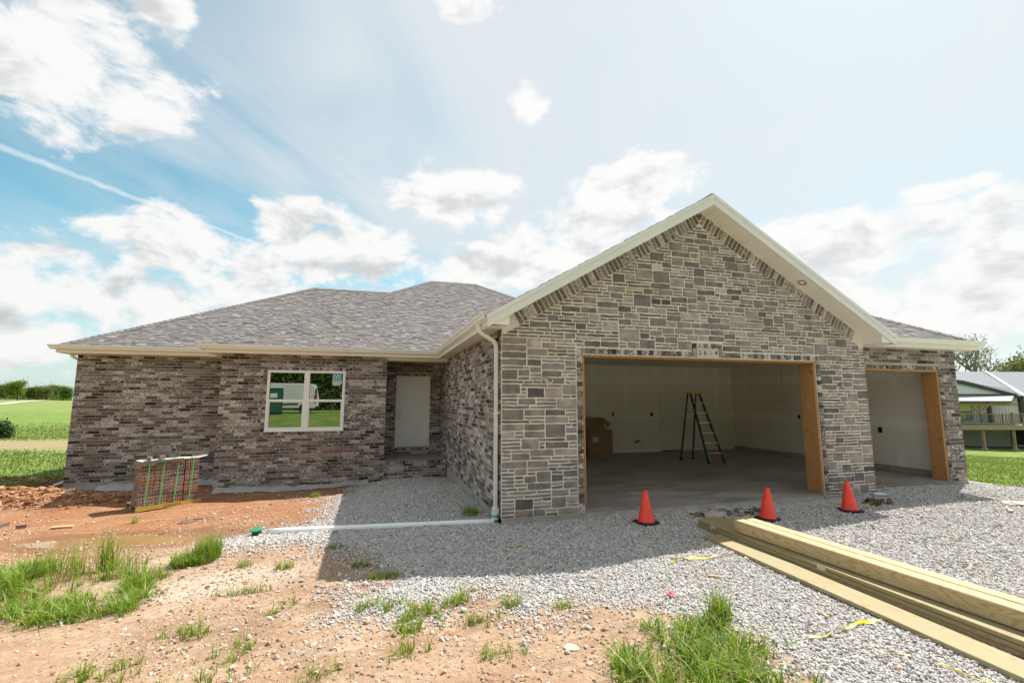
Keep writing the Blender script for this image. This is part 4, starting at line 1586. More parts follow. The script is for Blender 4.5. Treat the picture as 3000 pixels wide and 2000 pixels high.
ds2 = spout(bend([(L0-.31, DL+.35, 2.95), (L0-.31, DL+.35, 2.83), (L0-.045, DL+.35, 2.68), (L0-.045, DL+.35, -.22), (L0-.30, DL+.22, -.34)]), up=(0, 1, 0))

# ---------------------------------------------------------------- window and door
win = MB()
fy0, fy1 = DW-0.012, DW+0.07
fw_ = 0.062
win.box((NX0, fy0, NZ0), (NX0+fw_, fy1, NZ1)).box((NX1-fw_, fy0, NZ0), (NX1, fy1, NZ1))
win.box((NX0+fw_, fy0, NZ1-fw_), (NX1-fw_, fy1, NZ1)).box((NX0+fw_, fy0, NZ0), (NX1-fw_, fy1, NZ0+fw_+.015))
MX = (NX0+NX1)/2
win.box((MX-.065, fy0-.002, NZ0+fw_+.015), (MX+.065, fy1, NZ1-fw_))
window = win.build('window', MAT['white'], house)
MZ = NZ0 + (NZ1-NZ0)*0.50
for a, b_ in ((NX0+fw_, MX-.065), (MX+.065, NX1-fw_)):
    MB().box((a, fy0+.006, MZ-.032), (b_, fy1-.01, MZ+.032)).build('meeting_rail', MAT['white'], window)
    MB().box((a, fy0+.012, NZ0+fw_+.0155), (b_, fy0+.05, NZ0+fw_+.036)).box((a, fy0+.012, NZ0+fw_+.036), (a+.022, fy0+.05, MZ-.0325)).box((b_-.022, fy0+.012, NZ0+fw_+.036), (b_, fy0+.05, MZ-.0325)).build('sash', MAT['white'], window)
    MB().box((a+.022, fy0+.035, NZ0+fw_+.036), (b_-.022, fy0+.041, MZ-.0325)).build('pane', MAT['glass'], window)
    MB().box((a, fy0+.046, MZ+.0325), (b_, fy0+.052, NZ1-fw_-.0005)).build('pane', MAT['glass'], window)
win_sill = MB().box((NX0-.004, fy0-.018, NZ0-.004), (NX1+.004, fy0-.0005, NZ0+.024)).build('sill', MAT['white'], window)
MB().box((NX0, DW+.08, NZ0), (NX1, DW+.12, NZ1)).build('unlit_room_sheet', MAT['dark'], window)  # near-black sheet added behind the panes in place of the unlit room
# sticker
sk = empty('window_sticker', (-2.885, fy0+.0455, 2.27), 0, 'teal and white square sticker on the upper window pane', 'sticker')
MB().box((-.118, -.0006, -.03), (.118, .0, .15)).build('print_panel', plain('teal_print', (.015, .30, .40), .5), sk)
MB().box((-.118, -.0006, -.115), (.118, .0, -.031)).build('label_panel', plain('label_white', (.62, .66, .62), .5), sk)
MB().box((-.105, -.0006, -.165), (.09, .0, -.116)).build('label_tail', plain('label_pale', (.50, .56, .50), .5), sk)
text_mesh('JW', .165, plain('print_white', (.75, .78, .76), .5), 'lettering', sk, (0, -.0010, .075), (R(90), 0, 0), .0003, .95)
text_mesh('JELD-WEN', .052, plain('print_navy', (.03, .05, .08), .5), 'lettering', sk, (0, -.0010, -.068), (R(90), 0, 0), .0003, .78)
mm = MB()
arc = [(-.085+.17*t_/8, .022*math.sin(t_/8*2.4)-.012) for t_ in range(9)]
for (a, b_), (c, d) in zip(arc[:-1], arc[1:]):
    mm.add([(a, -.0011, b_), (c, -.0011, d), (c, -.0011, d+.012), (a, -.0011, b_+.012)], [(0, 1, 2, 3)])
mm.build('swoosh', plain('print_white2', (.75, .78, .76), .5), sk)
# front door
DX0, DX1, DZ0, DZ1 = -1.324, -0.326, 0.341, 2.444
door = MB()
dp = DP+.02
door.box((DX0+.055, dp, DZ0+.03), (DX1-.055, dp+.045, DZ1-.05))
door_o = door.build('front_door', MAT['door'], house)
MB().box((DX0+.002, DP-.02, DZ0), (DX0+.05, DP+.1, DZ1)).box((DX1-.05, DP-.02, DZ0), (DX1-.002, DP+.1, DZ1)).box((DX0+.05, DP-.02, DZ1-.046), (DX1-.05, DP+.1, DZ1)).build('door_casing', MAT['door'], door_o)
MB().box((DX0+.05, DP-.03, DZ0), (DX1-.05, DP+.1, DZ0+.026)).build('threshold', MAT['steel'], door_o)
for z0, z1 in ((DZ0+1.02, DZ1-.22), (DZ0+.27, DZ0+.80)):
    a, b_ = DX0+.23, DX1-.23
    t_ = .024
    MB().box((a, dp-.016, z0), (b_, dp-.0005, z0+t_)).box((a, dp-.016, z1-t_), (b_, dp-.0005, z1)).box((a, dp-.016, z0+t_), (a+t_, dp-.0005, z1-t_)).box((b_-t_, dp-.016, z0+t_), (b_, dp-.0005, z1-t_)).build('panel_moulding', MAT['door'], door_o)
    MB().box((a+.05, dp-.006, z0+.05), (b_-.05, dp-.0004, z1-.05)).build('door_panel', MAT['door'], door_o)
for z, s_ in ((DZ0+.99, 1.0), (DZ0+.84, .85)):
    kb = MB().lathe([(.03, 0), (.03, .008), (.012, .012), (.012, .035), (.028, .045), (.028, .062), (.012, .07)], seg=14).build('knob', MAT['steel'], door_o)
    kb.location = (DX0+.13, dp-.001, z)
    kb.rotation_euler = (R(90), 0, 0)
    kb.scale = (s_, s_, s_)

# ---------------------------------------------------------------- gravel and stones (real stones, one spread)
def mat_gravel(name, stops):
    m, t, b = new_mat(name)
    rnd = t.node('ShaderNodeObjectInfo').outputs['Random']
    pos = t.node('ShaderNodeNewGeometry').outputs['Position']
    n = t.noise(pos, 55, 4, 0.6)
    c = t.ramp(rnd, stops)
    t.put(b.inputs['Base Color'], t.mix(t.lin(n, 0.3, 0.7), t.mix(1.0, c, (0.74, 0.74, 0.74), 'MULTIPLY'), t.mix(1.0, c, (1.14, 1.14, 1.13), 'MULTIPLY')))
    b.inputs['Roughness'].default_value = 0.9
    b.inputs['Specular IOR Level'].default_value = 0.2
    return m
MAT['gravel'] = mat_gravel('limestone_gravel', [(0.0, (0.33, 0.315, 0.30)), (0.25, (0.44, 0.42, 0.40)), (0.65, (0.53, 0.508, 0.48)), (0.92, (0.60, 0.575, 0.545)), (0.975, (0.48, 0.39, 0.30)), (1.0, (0.30, 0.19, 0.12))])
MAT['pebble'] = mat_gravel('field_pebble', [(0.0, (0.30, 0.19, 0.11)), (0.3, (0.44, 0.33, 0.23)), (0.65, (0.54, 0.48, 0.41)), (0.82, (0.37, 0.17, 0.085)), (1.0, (0.62, 0.58, 0.53))])
MAT['clod'] = mat_gravel('clay_clod', [(0.0, (0.20, 0.075, 0.03)), (0.4, (0.30, 0.135, 0.058)), (0.75, (0.38, 0.21, 0.105)), (0.92, (0.48, 0.36, 0.25)), (1.0, (0.24, 0.10, 0.045))])

def spread(name, pts, size, mat, label, flat=0.72, seed=0, variants=6):
    me = bpy.data.meshes.new(name)
    me.vertices.add(len(pts))
    me.vertices.foreach_set('co', np.ascontiguousarray(pts, np.float32).ravel())
    a = me.attributes.new('size', 'FLOAT', 'POINT')
    a.data.foreach_set('value', np.ascontiguousarray(size, np.float32))
    me.materials.append(mat)
    o = bpy.data.objects.new(name, me)
    COL.objects.link(o)
    g = bpy.data.node_groups.new(name, 'GeometryNodeTree')
    g.interface.new_socket('Geometry', in_out='INPUT', socket_type='NodeSocketGeometry')
    g.interface.new_socket('Geometry', in_out='OUTPUT', socket_type='NodeSocketGeometry')
    N, Lk = g.nodes, g.links
    gi = N.new('NodeGroupInput')
    go = N.new('NodeGroupOutput')
    join = N.new('GeometryNodeJoinGeometry')
    for k in range(variants):
        ico = N.new('GeometryNodeMeshIcoSphere')
        ico.inputs['Radius'].default_value = 0.5
        ico.inputs['Subdivisions'].default_value = 1 if k % 2 else 2
        rv = N.new('FunctionNodeRandomValue')
        rv.data_type = 'FLOAT_VECTOR'
        j = 0.17 if k % 2 else 0.10
        rv.inputs[0].default_value = (-j, -j, -j)
        rv.inputs[1].default_value = (j, j, j)
        rv.inputs['Seed'].default_value = k*13+seed
        sp = N.new('GeometryNodeSetPosition')
        Lk.new(ico.outputs['Mesh'], sp.inputs['Geometry'])
        Lk.new(rv.outputs[0], sp.inputs['Offset'])
        tr = N.new('GeometryNodeTransform')
        Lk.new(sp.outputs[0], tr.inputs['Geometry'])
        tr.inputs['Scale'].default_value = (1.15+0.1*(k % 3), 0.85, flat)
        sm = N.new('GeometryNodeSetMaterial')
        sm.inputs['Material'].default_value = mat
        Lk.new(tr.outputs[0], sm.inputs['Geometry'])
        gt = N.new('GeometryNodeGeometryToInstance')
        Lk.new(sm.outputs[0], gt.inputs[0])
        Lk.new(gt.outputs[0], join.inputs[0])
    iop = N.new('GeometryNodeInstanceOnPoints')
    m2p = N.new('GeometryNodeMeshToPoints')
    Lk.new(gi.outputs[0], m2p.inputs['Mesh'])
    Lk.new(m2p.outputs[0], iop.inputs['Points'])
    Lk.new(join.outputs[0], iop.inputs['Instance'])
    iop.inputs['Pick Instance'].default_value = True
    rr = N.new('FunctionNodeRandomValue')
    rr.data_type = 'FLOAT_VECTOR'
    rr.inputs[0].default_value = (-0.6, -0.6, 0)
    rr.inputs[1].default_value = (0.6, 0.6, 6.283)
    Lk.new(rr.outputs[0], iop.inputs['Rotation'])
    na = N.new('GeometryNodeInputNamedAttribute')
    na.data_type = 'FLOAT'
    na.inputs['Name'].default_value = 'size'
    Lk.new(na.outputs[0], iop.inputs['Scale'])
    Lk.new(iop.outputs[0], go.inputs[0])
    md = o.modifiers.new('spread', 'NODES')
    md.node_group = g
    return tag(o, label, None, kind='stuff')

def scatter(n, x0, x1, y0, y1, dens_fn):
    x = RNG.uniform(x0, x1, n)
    y = RNG.uniform(y0, y1, n)
    keep = RNG.uniform(0, 1, n) < dens_fn(x, y)
    return x[keep], y[keep]
def outside_house(x, y):
    a = (x > -0.02) & (x < 7.6) & (y > -0.03)
    b_ = (x >= 7.5) & (x < 10.8) & (y > 0.30)
    c = (x < 0) & (x > W0-.02) & (y > DW-.03)
    d = (x <= W0) & (x > L0-.03) & (y > DL-.03)
    return ~(a | b_ | c | d)
# laid gravel: thick near the photographer, coarser count far away
area = 18.5*12.6
x, y = scatter(int(area*4300), -4.5, 14, -6.6, 6, lambda x, y: np.maximum(gravel_mask(x, y), 0.30*sstep(poly_sd(x, y, GRAVEL)+(fbm(x*3, y*3, 97)-.5)*1.2, -0.55, 0.0))*outside_house(x, y)*np.where(np.hypot(x+1.9, y+7) < 7, 1.0, 0.72))
sz = np.clip(RNG.lognormal(math.log(0.0178), 0.33, len(x)), 0.012, 0.05)*np.where(np.hypot(x+1.9, y+7) < 7, 1.0, 1.18)
z = ground_z(x, y) + sz*RNG.uniform(0.05, 0.42, len(x))
spread('gravel', np.stack([x, y, z], 1), sz, MAT['gravel'], 'pale crushed limestone gravel of the driveway')
# stray stones on the clay
def stray(x, y):
    p = fbm(x*.9, y*.9, 71)*1.0
    patch = sstep(p, 0.42, 0.62)
    edge = sstep(poly_sd(x, y, GRAVEL), -0.9, 0.0)
    d = 0.12 + 0.75*patch + 0.6*edge + 0.9*np.exp(-(((x+3.5)/1.3)**2 + ((y+.9)/.7)**2))
    d = d*np.where(y > 1.0, 0.55, 1.0)
    return np.clip(d, 0, 1)*(1-gravel_mask(x, y))*outside_house(x, y)*(1-lawn_mask(x, y))
x, y = scatter(170000, -10.5, 4, -5.2, 7, stray)
sz = np.clip(RNG.lognormal(math.log(0.0125), 0.55, len(x)), 0.005, 0.06)
z = ground_z(x, y) + sz*RNG.uniform(-0.15, 0.25, len(x))
spread('stray_stones', np.stack([x, y, z], 1), sz, MAT['pebble'], 'small pale stones strewn over the clay', seed=100)
# clods on the spoil heap
x, y = scatter(40000, -15, -6.2, 3.9, 9.2, lambda x, y: sstep(mound(x, y), 0.02, 0.16)*outside_house(x, y)*np.where(y > 7.2, 0.35, 1))
sz = np.clip(RNG.lognormal(math.log(0.028), 0.62, len(x)), 0.01, 0.2)
z = ground_z(x, y) + sz*RNG.uniform(-0.05, 0.25, len(x))
spread('dirt_clods', np.stack([x, y, z], 1), sz, MAT['clod'], 'orange clay clods and stones of the spoil heap', seed=200)

# ---------------------------------------------------------------- puddle
def mat_water():
    m, t, b = new_mat('muddy_water')
    pos = t.node('ShaderNodeNewGeometry').outputs['Position']
    n = t.noise(pos, 2.0, 4, 0.6)
    t.put(b.inputs['Base Color'], t.mix(t.lin(n, 0.3, 0.7), (0.25, 0.14, 0.058), (0.31, 0.19, 0.085)))
    b.inputs['Roughness'].default_value = 0.07
    b.inputs['Specular IOR Level'].default_value = 0.5
    b.inputs['IOR'].default_value = 1.33
    return m
xs = np.arange(-7.6, -3.6, .06)
ys = np.arange(0.9, 3.2, .06)
PX, PY = np.meshgrid(xs, ys)
pq = ((PX+5.45)/1.85)**2 + ((PY-1.87+.18*(PX+5.3))/0.44)**2 + (fbm(PX*2.2, PY*2.2, 77)-.5)*.9
lev = gz(-5.3, 1.85)+0.016
keep = pq < 1.0
pv = np.stack([PX.ravel(), PY.ravel(), np.full(PX.size, lev)], 1)
pi_ = np.arange(PX.size).reshape(PX.shape)
kk = keep[:-1, :-1] & keep[1:, :-1] & keep[:-1, 1:] & keep[1:, 1:]
pqd = np.stack([pi_[:-1, :-1][kk], pi_[:-1, 1:][kk], pi_[1:, 1:][kk], pi_[1:, :-1][kk]], 1)
used = np.unique(pqd)
remap = np.full(PX.size, -1)
remap[used] = np.arange(len(used))
puddle = raw_mesh('puddle', pv[used], remap[pqd], mat_water(), np.full((len(used), 3), .5))
tag(puddle, 'shallow muddy brown puddle in the clay', 'puddle', kind='structure')

# ---------------------------------------------------------------- grass
def mat_grass(name, a, b_, c_dry, trans=0.35):
    m, t, b = new_mat(name)
    r, g, s = tint_of(t)
    c = t.mix(r, a, b_)
    c = t.mix(t.step(g, 0.80, 0.93), c, c_dry)
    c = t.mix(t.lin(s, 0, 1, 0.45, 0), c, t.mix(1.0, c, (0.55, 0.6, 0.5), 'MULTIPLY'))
    t.put(b.inputs['Base Color'], c)
    b.inputs['Roughness'].default_value = 0.55
    b.inputs['Specular IOR Level'].default_value = 0.35
    tr = t.node('ShaderNodeBsdfTranslucent')
    t.put(tr.inputs[0], t.mix(1.0, c, (1.35, 1.25, 0.6), 'MULTIPLY'))
    mx = t.node('ShaderNodeMixShader')
    mx.inputs[0].default_value = trans
    t.l.new(b.outputs[0], mx.inputs[1])
    t.l.new(tr.outputs[0], mx.inputs[2])
    t.l.new(mx.outputs[0], t.n['Material Output'].inputs[0])
    return m
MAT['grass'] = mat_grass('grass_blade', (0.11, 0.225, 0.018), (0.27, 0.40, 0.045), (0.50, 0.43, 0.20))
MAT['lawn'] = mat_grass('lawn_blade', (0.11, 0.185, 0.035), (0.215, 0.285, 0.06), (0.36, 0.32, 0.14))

def blades(x, y, h, w, lean=0.5, segs=3, zoff=0.0, ang=None, hue=None):
    """arrays of curved tapering blades: vertices, triangles, tints"""
    n = len(x)
    z = ground_z(x, y) + zoff
    ang = RNG.uniform(0, 2*np.pi, n) if ang is None else ang
    bend_ = h*np.abs(RNG.normal(lean, lean*.55, n))
    face = ang + np.pi/2 + RNG.normal(0, .5, n)
    ca, sa = np.cos(ang), np.sin(ang)
    cf, sf = np.cos(face)*w/2, np.sin(face)*w/2
    rows = []
    for k in range(segs+1):
        t_ = k/segs
        px_ = x + ca*bend_*t_**2
        py_ = y + sa*bend_*t_**2
        pz_ = z + h*(t_ - 0.28*t_**2*np.minimum(1, bend_/np.maximum(h, 1e-3)))
        f = 1-t_**1.6
        if k < segs:
            rows.append(np.stack([px_-cf*f, py_-sf*f, pz_], 1))
            rows.append(np.stack([px_+cf*f, py_+sf*f, pz_], 1))
        else:
            rows.append(np.stack([px_, py_, pz_], 1))
    V = np.stack(rows, 1)          # n, 2*segs+1, 3
    m = 2*segs+1
    tri = []
    for k in range(segs-1):
        a = 2*k
        tri += [(a, a+1, a+3), (a, a+3, a+2)]
    a = 2*(segs-1)
    tri.append((a, a+1, a+2))
    T = (np.arange(n)*m)[:, None, None] + np.array(tri)[None]
    r1 = np.repeat(RNG.uniform(0, 1, n) if hue is None else np.clip(hue+RNG.normal(0, .2, n), 0, 1), m)
    r2 = np.repeat(RNG.uniform(0, 1, n), m)
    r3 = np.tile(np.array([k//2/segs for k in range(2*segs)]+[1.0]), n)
    return V.reshape(-1, 3), T.reshape(-1, 3), np.stack([r1, r2, r3], 1)

class Grass:
    def __init__(self):
        self.V, self.T, self.C, self.n = [], [], [], 0
    def add(self, *a, **k):
        v, t_, c = blades(*a, **k)
        self.V.append(v)
        self.T.append(t_+self.n)
        self.C.append(c)
        self.n += len(v)
    def build(self, name, mat):
        return raw_mesh(name, np.concatenate(self.V), np.concatenate(self.T), mat, np.concatenate(self.C))

def clump_points(cx, cy, n, rx, ry, k=1.0):
    a = RNG.uniform(0, 2*np.pi, n)
    r = RNG.uniform(0, 1, n)**k
    return cx+rx*r*np.cos(a), cy+ry*r*np.sin(a)

def tufts(G, cx, cy, hh, nb, rad, lean=.75, w=(.004, .010)):
    """many tufts: blades fan out from each centre; height, count and hue change from tuft to tuft"""
    cx, cy, hh, nb = (np.asarray(q) for q in (cx, cy, hh, nb))
    k = np.repeat(np.arange(len(cx)), nb.astype(int))
    n = len(k)
    a = RNG.uniform(0, 2*np.pi, n)
    r = np.abs(RNG.normal(0, 1, n))*rad
    x = cx[k]+r*np.cos(a)
    y = cy[k]+r*np.sin(a)
    h = hh[k]*RNG.uniform(.35, 1.2, n)
    hue = RNG.uniform(.05, .95, len(cx))[k]
    G.add(x, y, h, RNG.uniform(w[0], w[1], n)*np.clip(h/.12, .6, 1.25), lean=lean, ang=a+RNG.normal(0, .7, n), hue=hue)

# rank grass on the left, in patches
G = Grass()
def left_dens(x, y):
    e = 1 - (((x+5.65)/1.35)**2 + ((y+0.8)/1.40)**2)
    e2 = 1 - (((x+4.75)/0.65)**2 + ((y+1.0)/0.75)**2)
    f = fbm(x*1.5, y*1.5, 81, 4)
    return sstep(np.maximum(e, e2)*1.2 + (f-0.5)*5.2, 0.1, 1.5)
x, y = scatter(4600, -7.2, -3.3, -3.0, 1.0, left_dens)
tall = np.exp(-(((x+5.15)/.75)**2 + ((y-.02)/.42)**2))
tufts(G, x, y, (.05+.15*RNG.uniform(0, 1, len(x))**1.6)*(.6+.9*fbm(x*1.3, y*1.3, 83)) + .24*tall*RNG.uniform(.5, 1.1, len(x)), 10+14*RNG.uniform(0, 1, len(x))+10*tall, .034, w=(.0055, .012))
x, y = scatter(7000, -7.2, -3.3, -3.0, 1.0, left_dens)
G.add(x, y, RNG.uniform(.03, .08, len(x)), RNG.uniform(.003, .006, len(x)), lean=1.0)
for cx, cy, n, sp_, hh in ((-5.02, .22, 26, .10, .60), (-4.7, -.1, 22, .2, .42), (-5.6, .2, 26, .3, .42), (-6.2, .1, 20, .3, .36), (-5.2, -.1, 24, .25, .45)):
    x, y = clump_points(cx, cy, n*5, sp_, sp_, .7)
    G.add(x, y, RNG.uniform(.55, 1.1, n*5)*hh, RNG.uniform(.004, .009, n*5), lean=.35)
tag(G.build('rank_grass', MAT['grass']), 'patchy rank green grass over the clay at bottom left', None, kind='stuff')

# grass at the bottom, by the lumber
G = Grass()
def right_dens(x, y):
    e = 1 - (((x-.68)/.63)**2 + ((y+3.95)/.70)**2)
    e2 = .75 - (((x+.1)/.6)**2 + ((y+3.95)/.45)**2)
    f = fbm(x*2.2, y*2.2, 87, 4)
    return sstep(np.maximum(e, e2)*1.4 + (f-0.5)*4.2, 0.05, 1.25)
x, y = scatter(1350, -1.0, 1.5, -4.9, -3.0, right_dens)
tufts(G, x, y, (.05+.19*RNG.uniform(0, 1, len(x))**1.7)*(.7+.6*fbm(x*2, y*2, 89)), 8+16*RNG.uniform(0, 1, len(x)), .03, w=(.006, .0135))
x, y = scatter(3200, -1.0, 1.5, -4.9, -3.0, right_dens)
G.add(x, y, RNG.uniform(.03, .09, len(x)), RNG.uniform(.003, .0065, len(x)), lean=1.0)
x, y = clump_points(1.04, -3.42, 210, .11, .09, .8)
G.add(x, y, RNG.uniform(.5, 1.1, 210)*.30, RNG.uniform(.005, .010, 210), lean=.4)
# sparse seedlings in the middle
for cx, cy, n, rx, ry, hh in ((-1.75, -2.2, 11, .26, .12, .11), (-1.35, -2.45, 13, .30, .16, .13), (-1.05, -2.35, 6, .15, .1, .13), (-1.5, -2.75, 9, .25, .15, .11), (-.95, -2.75, 6, .2, .12, .11), (-.55, -2.55, 5, .12, .06, .13), (-.15, -2.75, 4, .1, .06, .10), (-1.6, -3.1, 5, .2, .12, .1), (-.9, -3.35, 6, .25, .12, .11), (-2.9, -2.6, 6, .3, .2, .1), (-2.6, -1.9, 5, .3, .2, .09), (-3.3, -2.2, 8, .25, .12, .11), (-3.0, -3.0, 5, .4, .2, .1), (-2.2, -3.2, 4, .4, .2, .09), (-3.7, -2.7, 8, .4, .2, .12)):
    n = int(n*2.4)
    x, y = clump_points(cx, cy, n, rx, ry, .8)
    tufts(G, x, y, hh*RNG.uniform(.5, 1.35, n), RNG.integers(6, 20, n), .024, lean=.6, w=(.0045, .009))
tag(G.build('low_grass', MAT['grass']), 'low green grass and seedlings along the front edge of the gravel', None, kind='stuff')

# single tufts one can point to
def tuft(cx, cy, n, rx, ry, hh, label, name='grass_tuft', group=None, lean=.45):
    g_ = Grass()
    x, y = clump_points(cx, cy, n, rx, ry, .6)
    g_.add(x, y, RNG.uniform(.45, 1.15, n)*hh, RNG.uniform(.003, .008, n), lean=lean)
    o = g_.build(name, MAT['grass'])
    return tag(o, label, 'grass tuft', group)
tf = Grass()
x, y = clump_points(-4.05, .12, 1500, .27, .2, .55)
tf.add(x, y, RNG.uniform(.5, 1.1, 1500)*.19, RNG.uniform(.004, .008, 1500), lean=.6)
x, y = clump_points(-3.92, .2, 500, .16, .14, .6)
tf.add(x, y, RNG.uniform(.6, 1.15, 500)*.34, RNG.uniform(.004, .008, 500), lean=.35)
tag(tf.build('grass_tuft', MAT['grass']), 'large dense grass tuft standing alone on bare clay below the puddle', 'grass tuft')
tuft(-3.1, 4.35, 190, .11, .1, .14, 'small green tuft in the sun between window and shadow edge')
tuft(-.32, .86, 260, .13, .2, .22, 'grass tuft in the shade at the foot of the side wall')
tuft(-2.0, -.95, 170, .13, .08, .10, 'grass tuft on shaded clay beside the gravel edge')
tuft(-1.72, -1.45, 190, .2, .08, .12, 'low grass row on the clay at the front shadow edge')
tuft(-3.35, -.4, 90, .1, .08, .12, 'thin grass sprig on open clay under the drain cap')
tuft(-2.85, -.75, 130, .12, .08, .11, 'thin grass sprig on open clay near the shadow corner')
tuft(-3.15, -1.35, 150, .3, .06, .13, 'loose line of grass on the pale clay')
tuft(-5.9, 3.0, 40, .06, .05, .18, 'thin grass sprig in front of the brick pallet')
tuft(-6.7, 6.75, 120, .12, .06, .22, 'green sprig growing at the foot of the far brick wall')
tuft(6.62, -.68, 110, .09, .07, .11, 'bright green weed by the farthest orange cone')
tuft(-2.35, .0, 110, .12, .08, .08, 'small tuft in the shade below the white drain pipe')

# lawn on the right, field on the left
G = Grass()
x, y = scatter(150000, 11.3, 34, -1.5, 17, lambda x, y: lawn_mask(x, y)*np.clip(14/np.maximum(np.hypot(x+1.9, y+7), 12), 0, 1)**1.5)
d = np.hypot(x+1.9, y+7)
G.add(x, y, RNG.uniform(.04, .09, len(x))*(.7+.6*fbm(x*1.2, y*1.2, 91)), .006+.0008*d, lean=.6, segs=2)
tag(G.build('lawn', MAT['lawn']), 'bright green lawn sloping to the neighbouring house', None, kind='stuff')
G = Grass()
def field_dens(x, y):
    yr = y + .12*x + 2.5
    strip = sstep(yr, 17.5, 20)*(1-sstep(yr, 24, 26.5))
    return lawn_mask(x, y)*(1-strip)*(1-sstep(y, 34, 48))*np.clip(20/np.maximum(np.hypot(x+1.9, y+7), 17), 0, 1)**1.3
x, y = scatter(170000, -42, -9.2, 7.2, 48, field_dens)
d = np.hypot(x+1.9, y+7)
G.add(x, y, RNG.uniform(.05, .13, len(x))*(.5+1.1*fbm(x*.8, y*.8, 93)), .006+.0010*d, lean=.6, segs=2)
tag(G.build('meadow', MAT['lawn']), 'green meadow behind the far end of the house', None, kind='stuff')

# ---------------------------------------------------------------- traffic cones
def mat_cone():
    m, t, b = new_mat('orange_cone')
    pos = t.node('ShaderNodeNewGeometry').outputs['Position']
    n = t.noise(pos, 9, 5, .65)
    s_ = t.noise(t.mapping(pos, scale=(1, 1, .35)), 60, 4, .65)
    c = t.mix(t.lin(n, .3, .7), (.80, .045, .024), (.95, .075, .036))
    c = t.mix(t.step(s_, .60, .72, 0, .45), c, (.30, .07, .045))
    t.put(b.inputs['Base Color'], t.mix(t.step(n, .62, .70, 0, .35), c, (.55, .30, .22)))
    b.inputs['Roughness'].default_value = .55
    return m
MAT['cone'] = mat_cone()
MAT['cone_base'] = plain('black_rubber', (0.018, 0.018, 0.02), 0.7, 0.3, 14)
def cone(x, y, rz, tilt, label):
    z = gz(x, y)+.012
    root = empty('traffic_cone', (x, y, z), rz, label, 'cone', 'cones across the garage front')
    root.rotation_euler = (tilt, tilt*.5, rz)
    s = .156
    b = MB()
    r_ = .05
    prof = []
    for cx, cy, a0 in ((s-r_, s-r_, 0), (-s+r_, s-r_, 90), (-s+r_, -s+r_, 180), (s-r_, -s+r_, 270)):
        for k in range(4):
            a = R(a0+k*30)
            prof.append((cx+r_*math.cos(a), cy+r_*math.sin(a)))
    n = len(prof)
    v = [(p, q, 0) for p, q in prof]+[(p, q, .022) for p, q in prof]+[(p*.94, q*.94, .030) for p, q in prof]
    f = [tuple(range(n-1, -1, -1)), tuple(range(2*n, 3*n))]
    for lv in (0, 1):
        f += [(lv*n+i, lv*n+(i+1) % n, (lv+1)*n+(i+1) % n, (lv+1)*n+i) for i in range(n)]
    b.add(v, f)
    b.build('base', MAT['cone_base'], root)
    MB().lathe([(.128, .030), (.131, .036), (.126, .046), (.118, .052), (.036, .452), (.033, .455), (.0335, .472), (.028, .478), (.022, .470), (.022, .40)], seg=28, cap=False).build('body', MAT['cone'], root, smooth=True)
    return root
cone(2.10, -.58, R(12), 0.0, 'orange cone standing alone left of the lumber in front of the garage')
cone(4.06, -.89, R(20), R(2), 'orange cone standing behind the end of the lumber stack')
cone(5.83, -.83, R(-14), R(-2), 'orange cone in front of the stone pier between the garage openings')

# ---------------------------------------------------------------- lumber
LZ = gz(2.9, -3)+.018
def plank(x_far, x_near, y_far, y_near, w, h, z, mat, label, name='lumber_board', group=None, seed=None, chamfer=.004):
    a = np.array([x_far, y_far])
    b_ = np.array([x_near, y_near])
    d = (b_-a)/np.linalg.norm(b_-a)
    s = np.array([-d[1], d[0]])
    if s[0] < 0:
        s = -s
    L = np.linalg.norm(b_-a)
    c = chamfer
    prof = [(c, 0), (w-c, 0), (w, c), (w, h-c), (w-c, h), (c, h), (0, h-c), (0, c)]
    n = 14
    v = []
    bow = random.uniform(-.006, .006)
    for k in range(n+1):
        t_ = k/n
        p = a + d*L*t_ + s*bow*math.sin(math.pi*t_)
        for q, r_ in prof:
            v.append((p[0]+s[0]*q, p[1]+s[1]*q, z+r_))
    m_ = len(prof)
    f = [(k*m_+(i+1) % m_, k*m_+i, (k+1)*m_+i, (k+1)*m_+(i+1) % m_) for k in range(n) for i in range(m_)]
    f += [tuple(range(m_)), tuple(n*m_+i for i in range(m_-1, -1, -1))]
    o = MB().add(v, f, (random.uniform(0, .8), random.random(), seed if seed is not None else random.random())).build(name, mat, centre=True)
    bm = bmesh.new()
    bm.from_mesh(o.data)
    bmesh.ops.recalc_face_normals(bm, faces=bm.faces)
    bm.to_mesh(o.data)
    bm.free()
    return tag(o, label, 'lumber', group)
plank(2.445, 2.245, -1.42, -6.3, .286, .038, LZ, MAT['lumber'], 'wide greenish board lying flat on the gravel beside the stack')
TH = .0405
names_l = ['bottom', 'middle', 'top']
cols = ['outer left', 'second', 'third', 'outer right']
for lay in range(3):
    for col in range(4):
        xo = 2.735 + col*.1435 + random.uniform(-.007, .007)
        yo = -.93 + random.uniform(-.03, .03) + (0.02 if col else 0)
        if lay == 2 and col == 3:
            yo -= .09
        plank(xo, xo-.02, yo, yo-4.9, .1395, .038, LZ+lay*TH, MAT['lumber'], '%s-layer stack board, %s from the wide flat board' % (names_l[lay], ['nearest', 'second', 'third', 'farthest'][col]), group='boards of the lumber stack')
BZ = LZ+3*TH+.002
plank(2.785, 2.945, -1.63, -5.9, .152, .150, BZ, MAT['beam'], 'thick square timber with bold grain on top of the board stack', 'timber_post', seed=.37, chamfer=.008)
plank(2.955, 3.145, -1.52, -5.8, .152, .146, BZ, MAT['beam'], 'thick square timber behind the first timber on the stack', 'timber_post', seed=.81, chamfer=.008)
